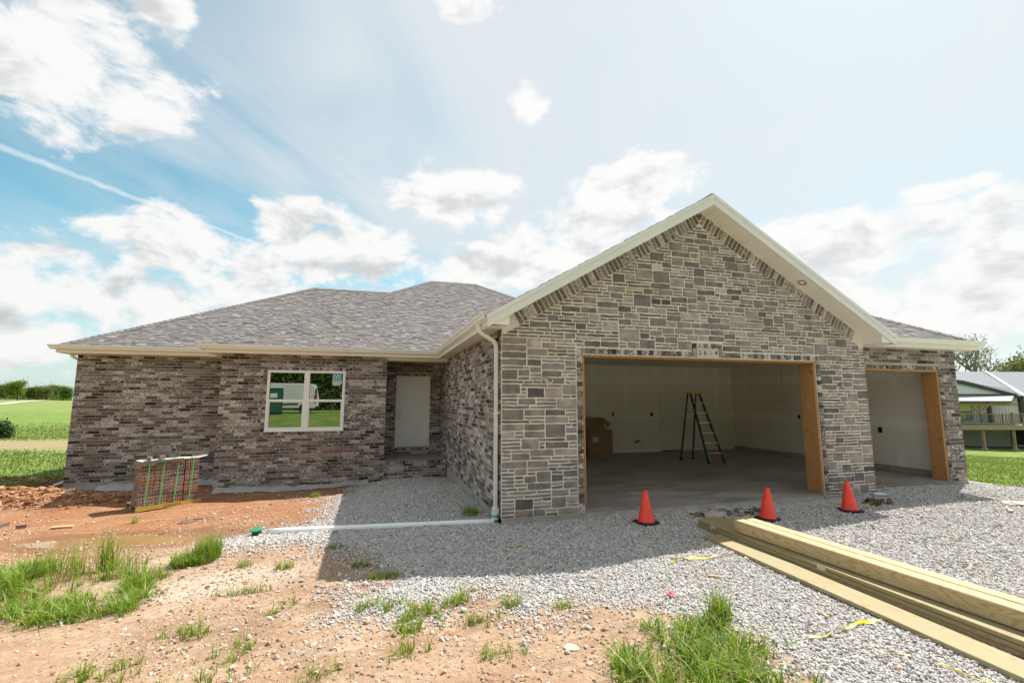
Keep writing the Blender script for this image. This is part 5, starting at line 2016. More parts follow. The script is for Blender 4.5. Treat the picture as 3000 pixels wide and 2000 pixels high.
# stickers on the boards
for yy, lb in ((-1.28, 'small paper tag on the far end of the lumber stack'), (-2.95, 'small paper tag halfway along the lumber stack')):
    xx = 2.735-(yy+.93)*-.004
    o = MB().box((xx-.006, yy-.05, LZ+TH+.006), (xx-.0035, yy+.05, LZ+2*TH+.03)).build('paper_tag', plain('paper_tag_%d' % int(-yy), (.50, .48, .36), .8), centre=True)
    tag(o, lb, 'tag')

# ---------------------------------------------------------------- brick pack on its pallet
PA = R(36.6)
px0, py0 = -6.27, 3.93
PZ = gz(-5.9, 4.3)+.0
pu = np.array([math.cos(PA), math.sin(PA)])
pal = empty('pallet', (px0, py0, PZ), PA, 'low wooden pallet with a yellow front board under the brick pack', 'pallet')
PL, PD = 1.12, 0.62
for k in range(3):
    yy = .02+k*(PD-.06)/2
    MB().box((0, yy if k else 0.0, .012), (PL, yy+.035, .095), (.4, .5, random.random())).build('stringer', MAT['pallet_yellow'] if k == 0 else MAT['pallet'], pal)
for k in range(6):
    xx = k*(PL-.09)/5
    MB().box((xx, .004, .0955), (xx+.09, PD, .113), (random.random(), .5, random.random())).build('deck_board', MAT['pallet'], pal)
for k in range(3):
    xx = k*(PL-.09)/2
    MB().box((xx, .03, 0.0), (xx+.09, PD, .0115), (random.random(), .5, random.random())).build('bottom_board', MAT['pallet'], pal)
text_mesh('QUIKRETE', .07, plain('faded_print', (.25, .155, .05), .8), 'lettering', pal, (.60, -.0012, .052), (R(90), 0, 0), .0004, .95)
def mat_pack_brick():
    m, t, b = new_mat('packed_brick')
    r, g, s = tint_of(t)
    oi = t.node('ShaderNodeObjectInfo')
    pos = t.node('ShaderNodeNewGeometry').outputs['Position']
    n = t.noise(pos, 24, 4, .6)
    f = t.noise(pos, 120, 3, .6)
    c = t.ramp(oi.outputs['Random'], [(0, (.13, .105, .09)), (.3, (.19, .145, .12)), (.62, (.25, .18, .145)), (.86, (.29, .225, .185)), (.95, (.30, .13, .065)), (1, (.32, .14, .07))])
    c = t.mix(t.lin(n, .35, .68), c, t.mix(1.0, c, (1.45, 1.35, 1.25), 'MULTIPLY'))
    c = t.mix(t.step(n, .60, .68, 0, .45), c, (.42, .35, .30))
    t.put(b.inputs['Base Color'], t.mix(t.lin(f, .3, .7, 0, .5), c, t.mix(1.0, c, (.65, .65, .65), 'MULTIPLY')))
    b.inputs['Roughness'].default_value = .95
    b.inputs['Specular IOR Level'].default_value = .2
    bump(t, b, f, .003, .5)
    return m
MAT['pack'] = mat_pack_brick()
pack = empty('brick_pack', (px0, py0, PZ+.113), PA, 'strapped block of cored bricks on the pallet before the far wall', 'bricks')
bl_, bw_, bh_ = .243, .068, .066      # length, seen height, depth
def cored_brick():
    """brick lying with its cores towards the front: five holes sunk in the front face"""
    bm = bmesh.new()
    x0, x1, z0, z1 = 0, bl_, 0, bw_
    nh = 5
    xs_ = [x0 + (x1-x0)*k/nh for k in range(nh+1)]
    fr = {}
    def V(x, y, z):
        k = (round(x, 5), round(y, 5), round(z, 5))
        if k not in fr:
            fr[k] = bm.verts.new((x, y, z))
        return fr[k]
    for h in range(nh):
        a, b_ = xs_[h], xs_[h+1]
        cx, cz = (a+b_)/2, (z0+z1)/2
        r_ = .0135
        ring = [(cx+r_*math.cos(R(k*45+22.5)), cz+r_*math.sin(R(k*45+22.5))) for k in range(8)]
        rv = [V(p, 0, q) for p, q in ring]
        bk = [V(p, .05, q) for p, q in ring]
        c = [V(a, 0, z0), V(b_, 0, z0), V(b_, 0, z1), V(a, 0, z1)]   # bl br tr tl
        for k in range(8):
            bm.faces.new((rv[k], bk[k], bk[(k+1) % 8], rv[(k+1) % 8]))
        bm.faces.new(bk[::-1])
        # ring 0: 22.5deg ... right-top; corners: tr between k0,k1 ; tl k2,k3 ; bl k4,k5 ; br k6,k7
        cor = [c[2], c[3], c[0], c[1]]
        for q in range(4):
            k1, k2 = q*2, q*2+1
            bm.faces.new((cor[q], rv[k2], rv[k1]))
            bm.faces.new((cor[q], cor[(q+1) % 4], rv[(k2+1) % 8], rv[k2]))
    B = [V(x0, bh_, z0), V(x1, bh_, z0), V(x1, bh_, z1), V(x0, bh_, z1)]
    bm.faces.new(B)
    bm.faces.new([V(x, 0, z1) for x in xs_] + [B[2], B[3]])
    bm.faces.new([V(x, 0, z0) for x in xs_[::-1]] + [B[0], B[1]])
    bm.faces.new((V(x0, 0, z0), V(x0, 0, z1), B[3], B[0]))
    bm.faces.new((V(x1, 0, z0), B[1], B[2], V(x1, 0, z1)))
    bmesh.ops.recalc_face_normals(bm, faces=bm.faces)
    me = bpy.data.meshes.new('brick')
    bm.to_mesh(me)
    bm.free()
    me.materials.append(MAT['pack'])
    return me
me_core = cored_brick()
me_solid = MB().box((0, 0, 0), (bl_, bh_, bw_)).build('brick', MAT['pack']).data
bpy.data.objects.remove(bpy.data.objects['brick'] if 'brick' in bpy.data.objects and bpy.data.objects['brick'].data == me_solid else [o for o in bpy.data.objects if o.data == me_solid][0])
NDEEP, NROW, NCOL = 6, 12, 4
for dpt in range(NDEEP):
    for row in range(NROW):
        for col in range(NCOL):
            if 0 < dpt < NDEEP-1 and 0 < col < NCOL-1 and row < NROW-1:
                continue
            o = bpy.data.objects.new('brick', me_core if dpt == 0 else me_solid)
            COL.objects.link(o)
            o.parent = pack
            gap = .022 if col == 3 else 0
            o.location = (.03+col*.2455+gap+random.uniform(-.003, .003), .015+dpt*.0685+random.uniform(-.004, .004) , row*.0695+.001)
            o.rotation_euler = (0, 0, random.uniform(-.012, .012))
PH = NROW*.0695
green = plain('green_strap', (.10, .50, .16), .4, .1, 9)
for k in range(4):
    xx = .15+k*.2455+(.022 if k == 3 else 0)
    lean_ = .02
    m = MB()
    pts = [(xx-.02, .004, -.03), (xx+.0, .004, PH*.5), (xx+.012, .003, PH+.010), (xx+.0, .20, PH+.016), (xx-.02, .43, PH+.010), (xx-.02, .434, 0.0)]
    for a, b_ in zip(pts[:-1], pts[1:]):
        a, b_ = np.array(a), np.array(b_)
        wv = np.array([.0095, 0, 0])
        m.add([a-wv, a+wv, b_+wv, b_-wv], [(0, 1, 2, 3)])
    m.build('strap', green, pack)
card = plain('weathered_cardboard', (.46, .41, .33), .9, .2, 6)
def sheet_mesh(w, d, nx_, ny_, fz):
    v, f = [], []
    for j in range(ny_+1):
        for i in range(nx_+1):
            x_, y_ = w*i/nx_, d*j/ny_
            v.append((x_, y_, fz(x_, y_)))
    for j in range(ny_):
        for i in range(nx_):
            a = j*(nx_+1)+i
            f.append((a, a+1, a+nx_+2, a+nx_+1))
    return v, f
v, f = sheet_mesh(.92, .40, 18, 8, lambda x_, y_: PH+.004+.004*math.sin(x_*17)+.003*math.sin(y_*21+x_*5))
MB().add([(a+.03, b_+.02, c) for a, b_, c in v], f).build('cover_sheet', card, pack)
v, f = sheet_mesh(.34, .36, 10, 6, lambda x_, y_: PH+.004+max(0, x_-.17)**1.4*.42)
MB().add([(a+.86, b_+.02, c) for a, b_, c in v], f).build('cover_sheet', card, pack)
MB().bar((.05, .0, PH-.012), (.74, -.002, PH-.006), .012, .055).build('edge_guard', plain('grey_edge_guard', (.12, .13, .14), .5), pack)
def local(p):
    return (px0+pu[0]*p[0]-pu[1]*p[1], py0+pu[1]*p[0]+pu[0]*p[1], PZ+.113+p[2])
def loose_brick(loc, rz, label, mat=None, tilt=(0, 0), half=1.0, group=None, solid=True):
    o = bpy.data.objects.new('loose_brick', me_solid if solid else me_core)
    COL.objects.link(o)
    o.location = loc
    o.rotation_euler = (tilt[0], tilt[1], rz)
    o.scale = (half, 1, 1)
    return tag(o, label, 'brick', group)
loose_brick(local((.18, .06, PH+.016)), PA+R(62), 'single brick lying upright on top of the brick pack', half=.6)
loose_brick(local((.37, .17, PH+.016)), PA+R(10), 'broken brick piece lying on top of the brick pack', half=.42)
for x_, y_, rz, hf, lb in ((-7.60, 3.05, .35, .55, 'pale broken brick on the clay by the tall grass'), (-7.95, 3.22, 1.2, .8, 'reddish brick on the clay behind the pale broken brick'), (-7.80, 3.0, 2.4, .5, 'dark brick half lying flat beside the pale broken brick')):
    loose_brick((x_, y_, gz(x_, y_)-.008), rz, lb, half=hf)
loose_brick((-5.55, 3.35-.35, gz(-5.55, 3.0)-.01), .5, 'thin brick shard on the clay in the pallet shadow', half=.4).scale.z = .35

# ---------------------------------------------------------------- drain pipe and cap
zp1, zp2 = gz(-3.55, 1.32)+.03, gz(-.2, .2)+.02
P0 = np.array([-.055, DSY, .02])
dpz = [(-.055, DSY, .012), (-.055, DSY, -.09)]
pipe = empty('drain_pipe', (0, 0, 0), 0, 'white plastic drain pipe running from the downspout over the gravel', 'pipe')
MB().lathe([(.058, 0), (.058, .10)], c=(-.055, DSY, -.075), seg=20).build('riser', MAT['pvc'], pipe, smooth=False)
MB().lathe([(.0595, 0), (.0595, .042)], c=(-.055, DSY, -.042), seg=20).build('teal_band', MAT['teal'], pipe)
line = []
for k in range(13):
    t_ = k/12
    x_ = -.07-(3.36)*t_
    y_ = DSY-.01+(1.12)*t_
    line.append((x_, y_, max(gz(x_, y_)+.010, -.11-.19*t_)))
MB().tube(line, .047, 14).build('pipe', MAT['pvc'], pipe, smooth=True)
e_ = np.array(line[-1])
cap = empty('yard_drain', (e_[0]-.16, e_[1]+.02, gz(e_[0]-.16, e_[1]+.02)-.01), 0, 'green round drain cap at the end of the white pipe', 'drain')
MB().lathe([(.062, 0), (.066, .085)], seg=20).build('stem', plain('black_green', (.02, .04, .025), .6), cap)
MB().lathe([(.088, .085), (.092, .092), (.092, .106), (.080, .112), (.0, .116)], seg=24, cap=False).build('lid', plain('drain_green', (.035, .22, .095), .5), cap)
cap.rotation_euler = (R(8), R(-6), 0)

# ---------------------------------------------------------------- step ladder in the garage
lad = empty('step_ladder', (7.1, 4.6, 0), 0, 'green step ladder with a yellow top standing in the garage', 'ladder')
gl = plain('green_fibreglass', (.012, .075, .042), .45, .15, 8)
al = plain('ladder_aluminium', (.50, .50, .47), .35, .1, 20, metal=.8)
yel = plain('yellow_plastic', (.62, .44, .03), .45, .1, 10)
fl, fr_ = np.array([-.10, -.52, 0]), np.array([.42, -.53, 0])
kl, kr = np.array([-.32, .42, 0]), np.array([.16, .52, 0])
tl, tr_ = np.array([-.22, -.02, 1.93]), np.array([.07, -.02, 1.93])
ul, ur = np.array([-.24, .08, 1.93]), np.array([.05, .09, 1.93])
for nm, a, b_ in (('front_rail', fl, tl), ('front_rail', fr_, tr_), ('rear_rail', kl, ul), ('rear_rail', kr, ur)):
    MB().bar(a, b_, .030 if 'rear' in nm else .036, .07 if 'front' in nm else .045, up=(0, 1, 0)).build(nm, gl, lad)
for k in range(1, 7):
    t_ = k/7+.0
    a, b_ = fl+(tl-fl)*t_, fr_+(tr_-fr_)*t_
    MB().bar(a, b_, .085, .02).build('step', al, lad)
for k in (1, 3, 5):
    t_ = k/6.5
    a, b_ = kl+(ul-kl)*t_, kr+(ur-kr)*t_
    MB().bar(a, b_, .012, .03).build('cross_brace', al, lad)
a, b_ = fl+(tl-fl)*(1/7), fr_+(tr_-fr_)*(1/7)
MB().bar(a, fl+(tl-fl)*.02+np.array([.16, 0, 0]), .008, .02).build('gusset', al, lad)
MB().bar(b_, fr_+(tr_-fr_)*.02-np.array([.16, 0, 0]), .008, .02).build('gusset', al, lad)
MB().bar((fl+(tl-fl)*.72), (kl+(ul-kl)*.72), .006, .02).build('spreader', al, lad)
MB().bar((fr_+(tr_-fr_)*.72), (kr+(ur-kr)*.72), .006, .02).build('spreader', al, lad)
MB().box((-.27, -.07, 1.925), (.12, .14, 1.985)).build('top_cap', yel, lad)
for p in (fl, fr_, kl, kr):
    MB().box(p-np.array([.028, .03, 0]), p+np.array([.028, .03, .05])).build('foot', MAT['black'], lad)

# ---------------------------------------------------------------- cardboard boxes
cb = plain('brown_cardboard', (.30, .185, .10), .85, .12, 3)
b1 = empty('cardboard_box', (4.95, 6.80, 0.0), R(6), 'large brown cardboard box on the garage floor by the back wall', 'box')
MB().box((-.44, -.24, 0.002), (.44, .24, .80)).build('carton', cb, b1)
MB().box((-.30, -.2445, .42), (-.08, -.241, .58)).build('shipping_label', plain('paper_label', (.55, .53, .48), .8), b1)
MB().box((-.44, -.243, .79), (.44, -.2405, .812)).build('flap', cb, b1)
b2 = empty('cardboard_box', (4.90, 6.82, 0.814), R(2), 'torn cardboard box with open flaps on top of the large box', 'box')
MB().box((-.40, -.20, 0), (.26, .22, .36)).build('carton', cb, b2)
MB().add([(.26, -.2, .36), (.26, .22, .36), (.46, .18, .16), (.40, -.22, .10)], [(0, 1, 2, 3)]).add([(.26, -.2, .34), (.46, -.23, .14), (.30, -.24, .02)], [(0, 1, 2)]).build('torn_flap', cb, b2)
MB().add([(-.05, -.205, .02), (.10, -.26, .30), (.24, -.24, .34), (.26, -.205, .05)], [(0, 1, 2, 3)]).build('torn_flap', cb, b2)

# ---------------------------------------------------------------- ribbons, litter, stones, scraps
def mat_ribbon():
    m, t, b = new_mat('yellow_ribbon')
    pos = t.node('ShaderNodeNewGeometry').outputs['Position']
    n = t.noise(pos, 30, 3, .6)
    t.put(b.inputs['Base Color'], t.mix(t.lin(n, .3, .7), (.62, .46, .02), (.80, .64, .05)))
    b.inputs['Roughness'].default_value = .4
    return m
rib = mat_ribbon()
def ribbon(pts, w, label, name='yellow_ribbon'):
    P = [np.array(p, float) for p in pts]
    line = []
    for a, b_ in zip(P[:-1], P[1:]):
        n = max(3, int(np.linalg.norm(b_-a)/.035))
        line += [a+(b_-a)*k/n for k in range(n)]
    line.append(P[-1])
    m = MB()
    v, f = [], []
    n = len(line)
    tw_ = random.uniform(0, 6)
    for k, p in enumerate(line):
        d = line[min(k+1, n-1)]-line[max(k-1, 0)]
        d /= np.linalg.norm(d)+1e-9
        s = np.array([-d[1], d[0]])
        ang = .9*math.sin(k*.35+tw_)
        zz = gz(p[0], p[1])+.03+.008*math.sin(k*.8+tw_)
        wv = w*(.55+.45*math.sin(k*.5+tw_)**2)
        for sg in (-1, 1):
            v.append((p[0]+s[0]*sg*wv/2*math.cos(ang), p[1]+s[1]*sg*wv/2*math.cos(ang), zz+sg*wv/2*math.sin(ang)))
    for k in range(n-1):
        f.append((2*k, 2*k+1, 2*k+3, 2*k+2))
    return tag(m.add(v, f).build(name, rib), label, 'ribbon')
ribbon([(1.45, -2.16), (1.52, -2.06), (1.66, -2.08), (1.86, -2.04)], .045, 'short crumpled yellow ribbon on the gravel left of the wide board')
ribbon([(1.72, -2.13), (1.95, -2.12), (2.2, -2.10), (2.34, -2.12)], .022, 'thin yellow ribbon end running under the wide board')
ribbon([(1.47, -3.90), (1.60, -3.93), (1.80, -3.90), (2.0, -3.86), (2.12, -3.83), (2.30, -3.86)], .034, 'long yellow ribbon on the gravel near the grass')
ribbon([(1.66, -4.21), (1.76, -4.27), (1.86, -4.24), (1.95, -4.32)], .012, 'thin curled yellow strip on the gravel below the long ribbon')
ribbon([(1.98, -4.45), (2.02, -4.55), (2.06, -4.66), (2.1, -4.8)], .012, 'thin yellow strip at the bottom beside the wide board')

def rock(x, y, sz_, label, mat, cat='rock', flat=.6, name='rock', seed=0, lift=0.0):
    bm = bmesh.new()
    bmesh.ops.create_icosphere(bm, subdivisions=2, radius=.5)
    rr = random.Random(seed)
    for v_ in bm.verts:
        k = 1+rr.uniform(-.22, .20)
        v_.co = Vector((v_.co.x*sz_*1.3*k, v_.co.y*sz_*k, v_.co.z*sz_*flat*k))
    me = bpy.data.meshes.new(name)
    bm.to_mesh(me)
    bm.free()
    me.materials.append(mat)
    o = bpy.data.objects.new(name, me)
    COL.objects.link(o)
    o.location = (x, y, gz(x, y)+sz_*flat*.28+lift)
    o.rotation_euler = (0, 0, rr.uniform(0, 6))
    return tag(o, label, cat)
rk = plain('limestone_rock', (.42, .38, .31), .9, .2, 9, bumpd=.01)
rk2 = plain('brown_rock', (.34, .215, .13), .9, .2, 9, bumpd=.01)
dk = plain('dark_clod', (.12, .095, .075), .95, .3, 12, bumpd=.01)
rock(8.75, -.78, .20, 'tan rock at the edge of the shadow before the single garage bay', rk, seed=1)
rock(6.72, -.13, .14, 'brownish stone at the foot of the stone pier behind the cone', rk2, flat=.9, seed=2)
rock(1.72, -2.35, .07, 'small tan stone on the gravel below the yellow ribbon', rk2, seed=3)
rock(3.35, -.55, .30, 'grey broken concrete lump in front of the garage slab', rk, flat=.45, seed=4)
x, y = clump_points(3.7, -.42, 260, .75, .22, .7)
sz = np.clip(RNG.lognormal(math.log(.045), .5, 260), .015, .14)
spread('rubble', np.stack([x, y, ground_z(x, y)+sz*.15], 1), sz, mat_gravel('rubble_lump', [(0, (.10, .08, .065)), (.4, (.20, .17, .14)), (.8, (.32, .29, .25)), (1, (.42, .39, .35))]), 'grey and brown rubble before the garage slab', seed=300)
x, y = clump_points(6.85, -.55, 150, .30, .16, .8)
sz = np.clip(RNG.lognormal(math.log(.035), .5, 150), .012, .10)
spread('soil_clods', np.stack([x, y, ground_z(x, y)+sz*.3], 1), sz, mat_gravel('dark_soil_lump', [(0, (.05, .035, .022)), (.6, (.12, .085, .055)), (1, (.22, .16, .10))]), 'dark soil clods with roots by the farthest cone', seed=310)
rock(9.2, -1.35, .42, 'long flat grey stone half buried in the gravel', rk, flat=.22, seed=8)
rock(-.35, -3.42, .10, 'flat grey stone on the clay near the front grass', rk, flat=.25, seed=9)
rock(-8.9, 4.55, .20, 'pale flat stone at the foot of the spoil heap', rk, flat=.4, seed=10)
rock(-1.45, -2.28, .09, 'flat tan stone among the seedlings', rk2, flat=.35, seed=12)
rock(-6.3, 4.95, .09, 'small tan stone on the clay behind the pallet shadow', rk2, flat=.5, seed=13)
stick_m = plain('weathered_stick', (.22, .165, .11), .9, .25, 20)
def stick(pts, r_, label, mat=stick_m, name='stick'):
    line = [(a, b_, gz(a, b_)+r_*.8+.004) for a, b_ in pts]
    return tag(MB().tube(line, [r_]*(len(line)-1)+[r_*.5], 6).build(name, mat, centre=True), label, 'stick')
stick([(-5.1, 2.75), (-4.95, 2.85), (-4.8, 2.86), (-4.65, 2.95)], .011, 'dark twig on the clay in front of the brick pallet')
stick([(-5.1, 2.62), (-4.95, 2.62), (-4.82, 2.70)], .009, 'shorter twig next to the dark twig before the pallet')
wood_s = plain('fresh_wood_scrap', (.55, .36, .19), .85, .15, 12)
def scrap(x, y, rz, l, w, label, t_=.012):
    o = MB().box((-l/2, -w/2, 0), (l/2, w/2, t_)).build('wood_scrap', wood_s)
    o.location = (x, y, gz(x, y)+.014)
    o.rotation_euler = (R(3), R(2), rz)
    return tag(o, label, 'scrap')
scrap(-.05, -.98, .25, .20, .03, 'thin wooden shim on the shaded gravel before the stone corner')
scrap(1.66, -2.62, -.5, .16, .022, 'split wood sliver on the gravel near the small tan stone')
scrap(-6.9, 2.95, .2, .28, .07, 'flat wood offcut on the clay left of the pallet shadow', .02)
scrap(-8.4, 2.95, -.5, .34, .12, 'pale wood offcut at the left edge by the loose bricks', .025)
scrap(4.2, -2.05, .7, .14, .03, 'crooked wood chip on the gravel behind the timbers')
scrap(1.95, -3.62, 1.2, .13, .022, 'wood sliver standing by the long yellow ribbon')
pk = plain('pink_flag', (.80, .16, .20), .6, .15, 15)
v, f = sheet_mesh(.07, .06, 5, 5, lambda x_, y_: .022*math.sin(x_*90)*math.cos(y_*75)+.03)
o = MB().add(v, f).build('pink_flagging', pk)
o.location = (.87, -2.93, gz(.87, -2.93)+.012)
tag(o, 'small crumpled pink flagging on the gravel', 'flag')
# bottles
def bottle(x, y, rz, label, mats, caplabel):
    root = empty('plastic_bottle', (x, y, gz(x, y)+.045), rz, label, 'bottle')
    root.rotation_euler = (R(90), R(0), rz)
    MB().lathe([(.028, -.10), (.033, -.094), (.033, -.02), (.030, 0), (.033, .02), (.033, .06), (.014, .10), (.014, .115)], seg=16).build('body', mats[0], root, smooth=True)
    MB().lathe([(.016, .114), (.016, .132)], seg=12).build('cap', mats[1], root)
    MB().lathe([(.0336, -.03), (.0336, .03)], seg=16, cap=False).build('wrapper', mats[1], root)
clr = plain('cloudy_plastic', (.62, .66, .68), .15, .1, 20)
bottle(7.36, -.22, R(60), 'crushed clear bottle at the foot of the stone pier', (clr, plain('pale_label', (.6, .63, .66), .3)), None)
bottle(8.35, -1.6, R(-50), 'white bottle with a red cap lying on the sunny gravel', (plain('white_plastic', (.75, .74, .72), .3), plain('red_cap', (.62, .05, .04), .4)), None)
# white downspout extension beyond the corner
ext = MB().bar((10.83, .75, -.06), (11.45, .30, -.16), .085, .07).build('downspout_extension', MAT['pvc'])
tag(ext, 'white downspout extension lying beyond the right brick corner', 'downspout')
# plastic sheeting along the foundations
sheetm = plain('dusty_plastic_sheet', (.40, .40, .385), .45, .2, 5)
def sheeting(x0, x1, yc, wid_s, lift, label, seed):
    n_, m_ = 60, 8
    v, f = [], []
    for i in range(n_+1):
        for j in range(m_+1):
            x_ = x0+(x1-x0)*i/n_
            s_ = j/m_
            wob = float(fbm(np.array([x_*3.1]), np.array([seed*1.0]), seed, 3)[0]-.5)
            y_ = yc - wid_s*(s_-.1)*(1+.9*wob)
            zz = gz(x_, y_)+.010 + lift*(1-s_)*(.55+.9*float(fbm(np.array([x_*4.0]), np.array([s_*2+seed]), seed+3, 3)[0])) + .035*abs(float(fbm(np.array([x_*7.0]), np.array([s_*4]), seed+9, 2)[0])-.5)
            v.append((x_, y_, zz))
    for i in range(n_):
        for j in range(m_):
            a = i*(m_+1)+j
            f.append((a, a+m_+1, a+m_+2, a+1))
    return tag(MB().add(v, f).build('plastic_sheet', sheetm, smooth=True), label, 'sheet')
sheeting(-8.3, -5.75, 6.98, .22, .14, 'grey plastic sheet bunched along the far left foundation', 3)
sheeting(-5.5, -2.0, 5.86, .30, .07, 'grey plastic sheet strewn along the foot of the window wall', 8)

# ---------------------------------------------------------------- trees
def mat_leaf(name, a, b_, trans=.3):
    m, t, b = new_mat(name)
    r, g, s = tint_of(t)
    c = t.mix(r, a, b_)
    c = t.mix(t.lin(g, 0, 1, 0, .5), c, t.mix(1.0, c, (.6, .65, .55), 'MULTIPLY'))
    t.put(b.inputs['Base Color'], c)
    b.inputs['Roughness'].default_value = .6
    b.inputs['Specular IOR Level'].default_value = .3
    tr = t.node('ShaderNodeBsdfTranslucent')
    t.put(tr.inputs[0], t.mix(1.0, c, (1.3, 1.2, .6), 'MULTIPLY'))
    mx = t.node('ShaderNodeMixShader')
    mx.inputs[0].default_value = trans
    t.l.new(b.outputs[0], mx.inputs[1])
    t.l.new(tr.outputs[0], mx.inputs[2])
    t.l.new(mx.outputs[0], t.n['Material Output'].inputs[0])
    return m
LEAF = {'dark': mat_leaf('leaf_dark', (.028, .060, .014), (.065, .115, .025)),
        'mid': mat_leaf('leaf_mid', (.070, .125, .022), (.135, .205, .040)),
        'light': mat_leaf('leaf_light', (.115, .185, .022), (.215, .295, .040)),
        'olive': mat_leaf('leaf_olive', (.12, .145, .045), (.20, .225, .08))}
BARK = plain('tree_bark', (.16, .13, .105), .95, .25, 6, bumpd=.02)

def grow(height_, spread_, depth=4, seed=0, bare=.3):
    """branch skeleton: list of (points, radii) and the tips"""
    rr = random.Random(seed)
    limbs, tips = [], []
    def go(p, d, L, r_, lev):
        pts = [np.array(p)]
        q = np.array(p, float)
        dd = np.array(d, float)
        n = 4
        for k in range(n):
            dd = dd + np.array([rr.uniform(-.16, .16), rr.uniform(-.16, .16), rr.uniform(-.04, .12)])
            dd /= np.linalg.norm(dd)
            q = q + dd*L/n
            pts.append(q.copy())
        limbs.append((pts, [r_*(1-.5*k/n) for k in range(n+1)]))
        if lev >= depth:
            tips.append(q)
            return
        if lev >= 2:
            tips.append(q)
        kids = rr.choice((3, 3, 4)) if lev < 2 else rr.choice((2, 3))
        for k in range(kids):
            a = rr.uniform(0, 6.283)
            out = np.array([math.cos(a), math.sin(a), rr.uniform(.15, .75)])
            nd = dd*rr.uniform(.45, .8) + out*spread_*rr.uniform(.6, 1.0)
            nd /= np.linalg.norm(nd)
            st = pts[rr.choice((2, 3, 4))] if lev else pts[rr.choice((3, 4))]
            go(st, nd, L*rr.uniform(.58, .78), r_*.55, lev+1)
    go((0, 0, 0), (0, 0, 1), height_*bare, height_*.022, 0)
    return limbs, tips

def make_tree(name, h, spread_, leafs, leaf_size, mat, seed, label, cat='tree', group=None, depth=4, bare=.32, fluff=.14, low=False):
    limbs, tips = grow(h, spread_, depth, seed, bare)
    zmax = max(t_[2] for t_ in tips)
    k = h/zmax
    root = empty(name, (0, 0, 0), 0, label, cat, group)
    m = MB()
    for pts, rad in limbs:
        m.tube([p*k for p in pts], [max(q*k, .012) for q in rad], 5, cap=False)
    m.build('trunk', BARK, root, smooth=True)
    T = np.array(tips)*k
    if low:
        T = np.concatenate([T, T*np.array([1, 1, .45])+np.array([0, 0, .1*h])])
    rg = np.random.default_rng(seed)
    c = T[rg.integers(0, len(T), leafs)] + rg.normal(0, fluff*h*.5, (leafs, 3))*np.array([1, 1, .75])
    c[:, 2] = np.maximum(c[:, 2], .06*h)
    u = rg.normal(0, 1, (leafs, 3))
    u /= np.linalg.norm(u, axis=1)[:, None]
    w = rg.normal(0, 1, (leafs, 3))
    w -= (w*u).sum(1)[:, None]*u
    w /= np.linalg.norm(w, axis=1)[:, None]
    sz_ = leaf_size*rg.uniform(.6, 1.3, leafs)[:, None]
    V = np.stack([c-u*sz_, c-w*sz_*.55, c+u*sz_, c+w*sz_*.55], 1).reshape(-1, 3)
    Q = np.arange(leafs*4).reshape(-1, 4)
    tint = np.stack([np.repeat(rg.uniform(0, 1, leafs), 4), np.repeat(rg.uniform(0, 1, leafs), 4), np.zeros(leafs*4)], 1)
    raw_mesh('crown', V, Q, mat, tint, root)
    return root

def put(root, x, y, rz=0.0, s=1.0, label=None, sink=.05):
    root.location = (x, y, gz(x, y)-sink)
    root.rotation_euler = (0, 0, rz)
    root.scale = (s, s, s)
    if label:
        root['label'] = label
    return root

def cam_xy(u, depth):
    """plan position at picture column u (of 3000) and a distance along the lens axis"""
    d = FW*1.0 + RT*(u-1500)/1360.3
    p = CAM + d*depth
    return p[0], p[1]

tA = make_tree('field_tree', 4.8, .85, 6500, .15, LEAF['light'], 3, '', group='trees along the far field edge', low=True, bare=.2, fluff=.2)
tB = make_tree('field_tree', 4.2, .95, 6500, .15, LEAF['mid'], 8, '', group='trees along the far field edge', low=True, bare=.16, fluff=.24)
tC = make_tree('field_tree', 4.2, .95, 6500, .15, LEAF['olive'], 15, '', group='trees along the far field edge', low=True, bare=.16, fluff=.24)
spots = [(tC, 18, 150, 1.12, 'olive green tree at the left picture edge beyond the field'), (tA, 74, 132, 1.08, 'brightest light green tree standing out in the far field row'), (tB, 106, 158, .9, 'mid green tree just behind the bright far field tree'),
         (tB, 132, 160, .98, 'dark rounded tree between bright tree and house corner'), (tC, 160, 156, 1.02, 'olive tree in the far row nearest the house corner'), (tA, 186, 170, 1.1, 'light green tree partly hidden by the far house corner'),
         (tB, -36, 150, 1.0, 'mid green tree in the far row outside the left edge'), (tC, 118, 172, .95, 'low olive tree behind the gap between two mid green trees'), (tB, 46, 172, .75, 'small dark tree between the two largest far trees'), (tB, -5, 170, .95, 'mid green tree behind the olive edge tree'),
         (tA, 148, 174, 1.0, 'light green tree rising behind the dark rounded tree'), (tC, 92, 175, .8, 'low olive tree right behind the bright far field tree'), (tB, 205, 160, 1.0, 'mid green tree hidden behind the far house corner'), (tC, -70, 155, 1.1, 'olive tree well outside the left edge'), (tA, -150, 150, 1.15, 'light green tree beyond the left edge'), (tB, -240, 160, 1.1, 'mid green tree far beyond the left edge'), (tC, -330, 152, 1.2, 'olive tree far beyond the left edge'), (tB, -440, 158, 1.15, 'mid green tree farthest out beyond the left edge')]
usedt = set()
for proto, u, dpt, s_, lb in spots:
    o = proto if proto.name not in usedt else copy_tree(proto)
    usedt.add(proto.name)
    put(o, *cam_xy(u, dpt), rz=u*.37, s=s_, label=lb)
# dark shrub in the field
sh = make_tree('field_shrub', 1.0, 1.1, 2600, .075, LEAF['dark'], 21, 'dark green shrub in the field by the bare strip', 'shrub', depth=3, bare=.2, fluff=.5, low=True)
put(sh, *cam_xy(14, 27.0), rz=1.0, s=.95)
sh2 = copy_tree(sh)
put(sh2, *cam_xy(52, 27.5), rz=3.0, s=.65, label='smaller dark green shrub right of the field shrub')

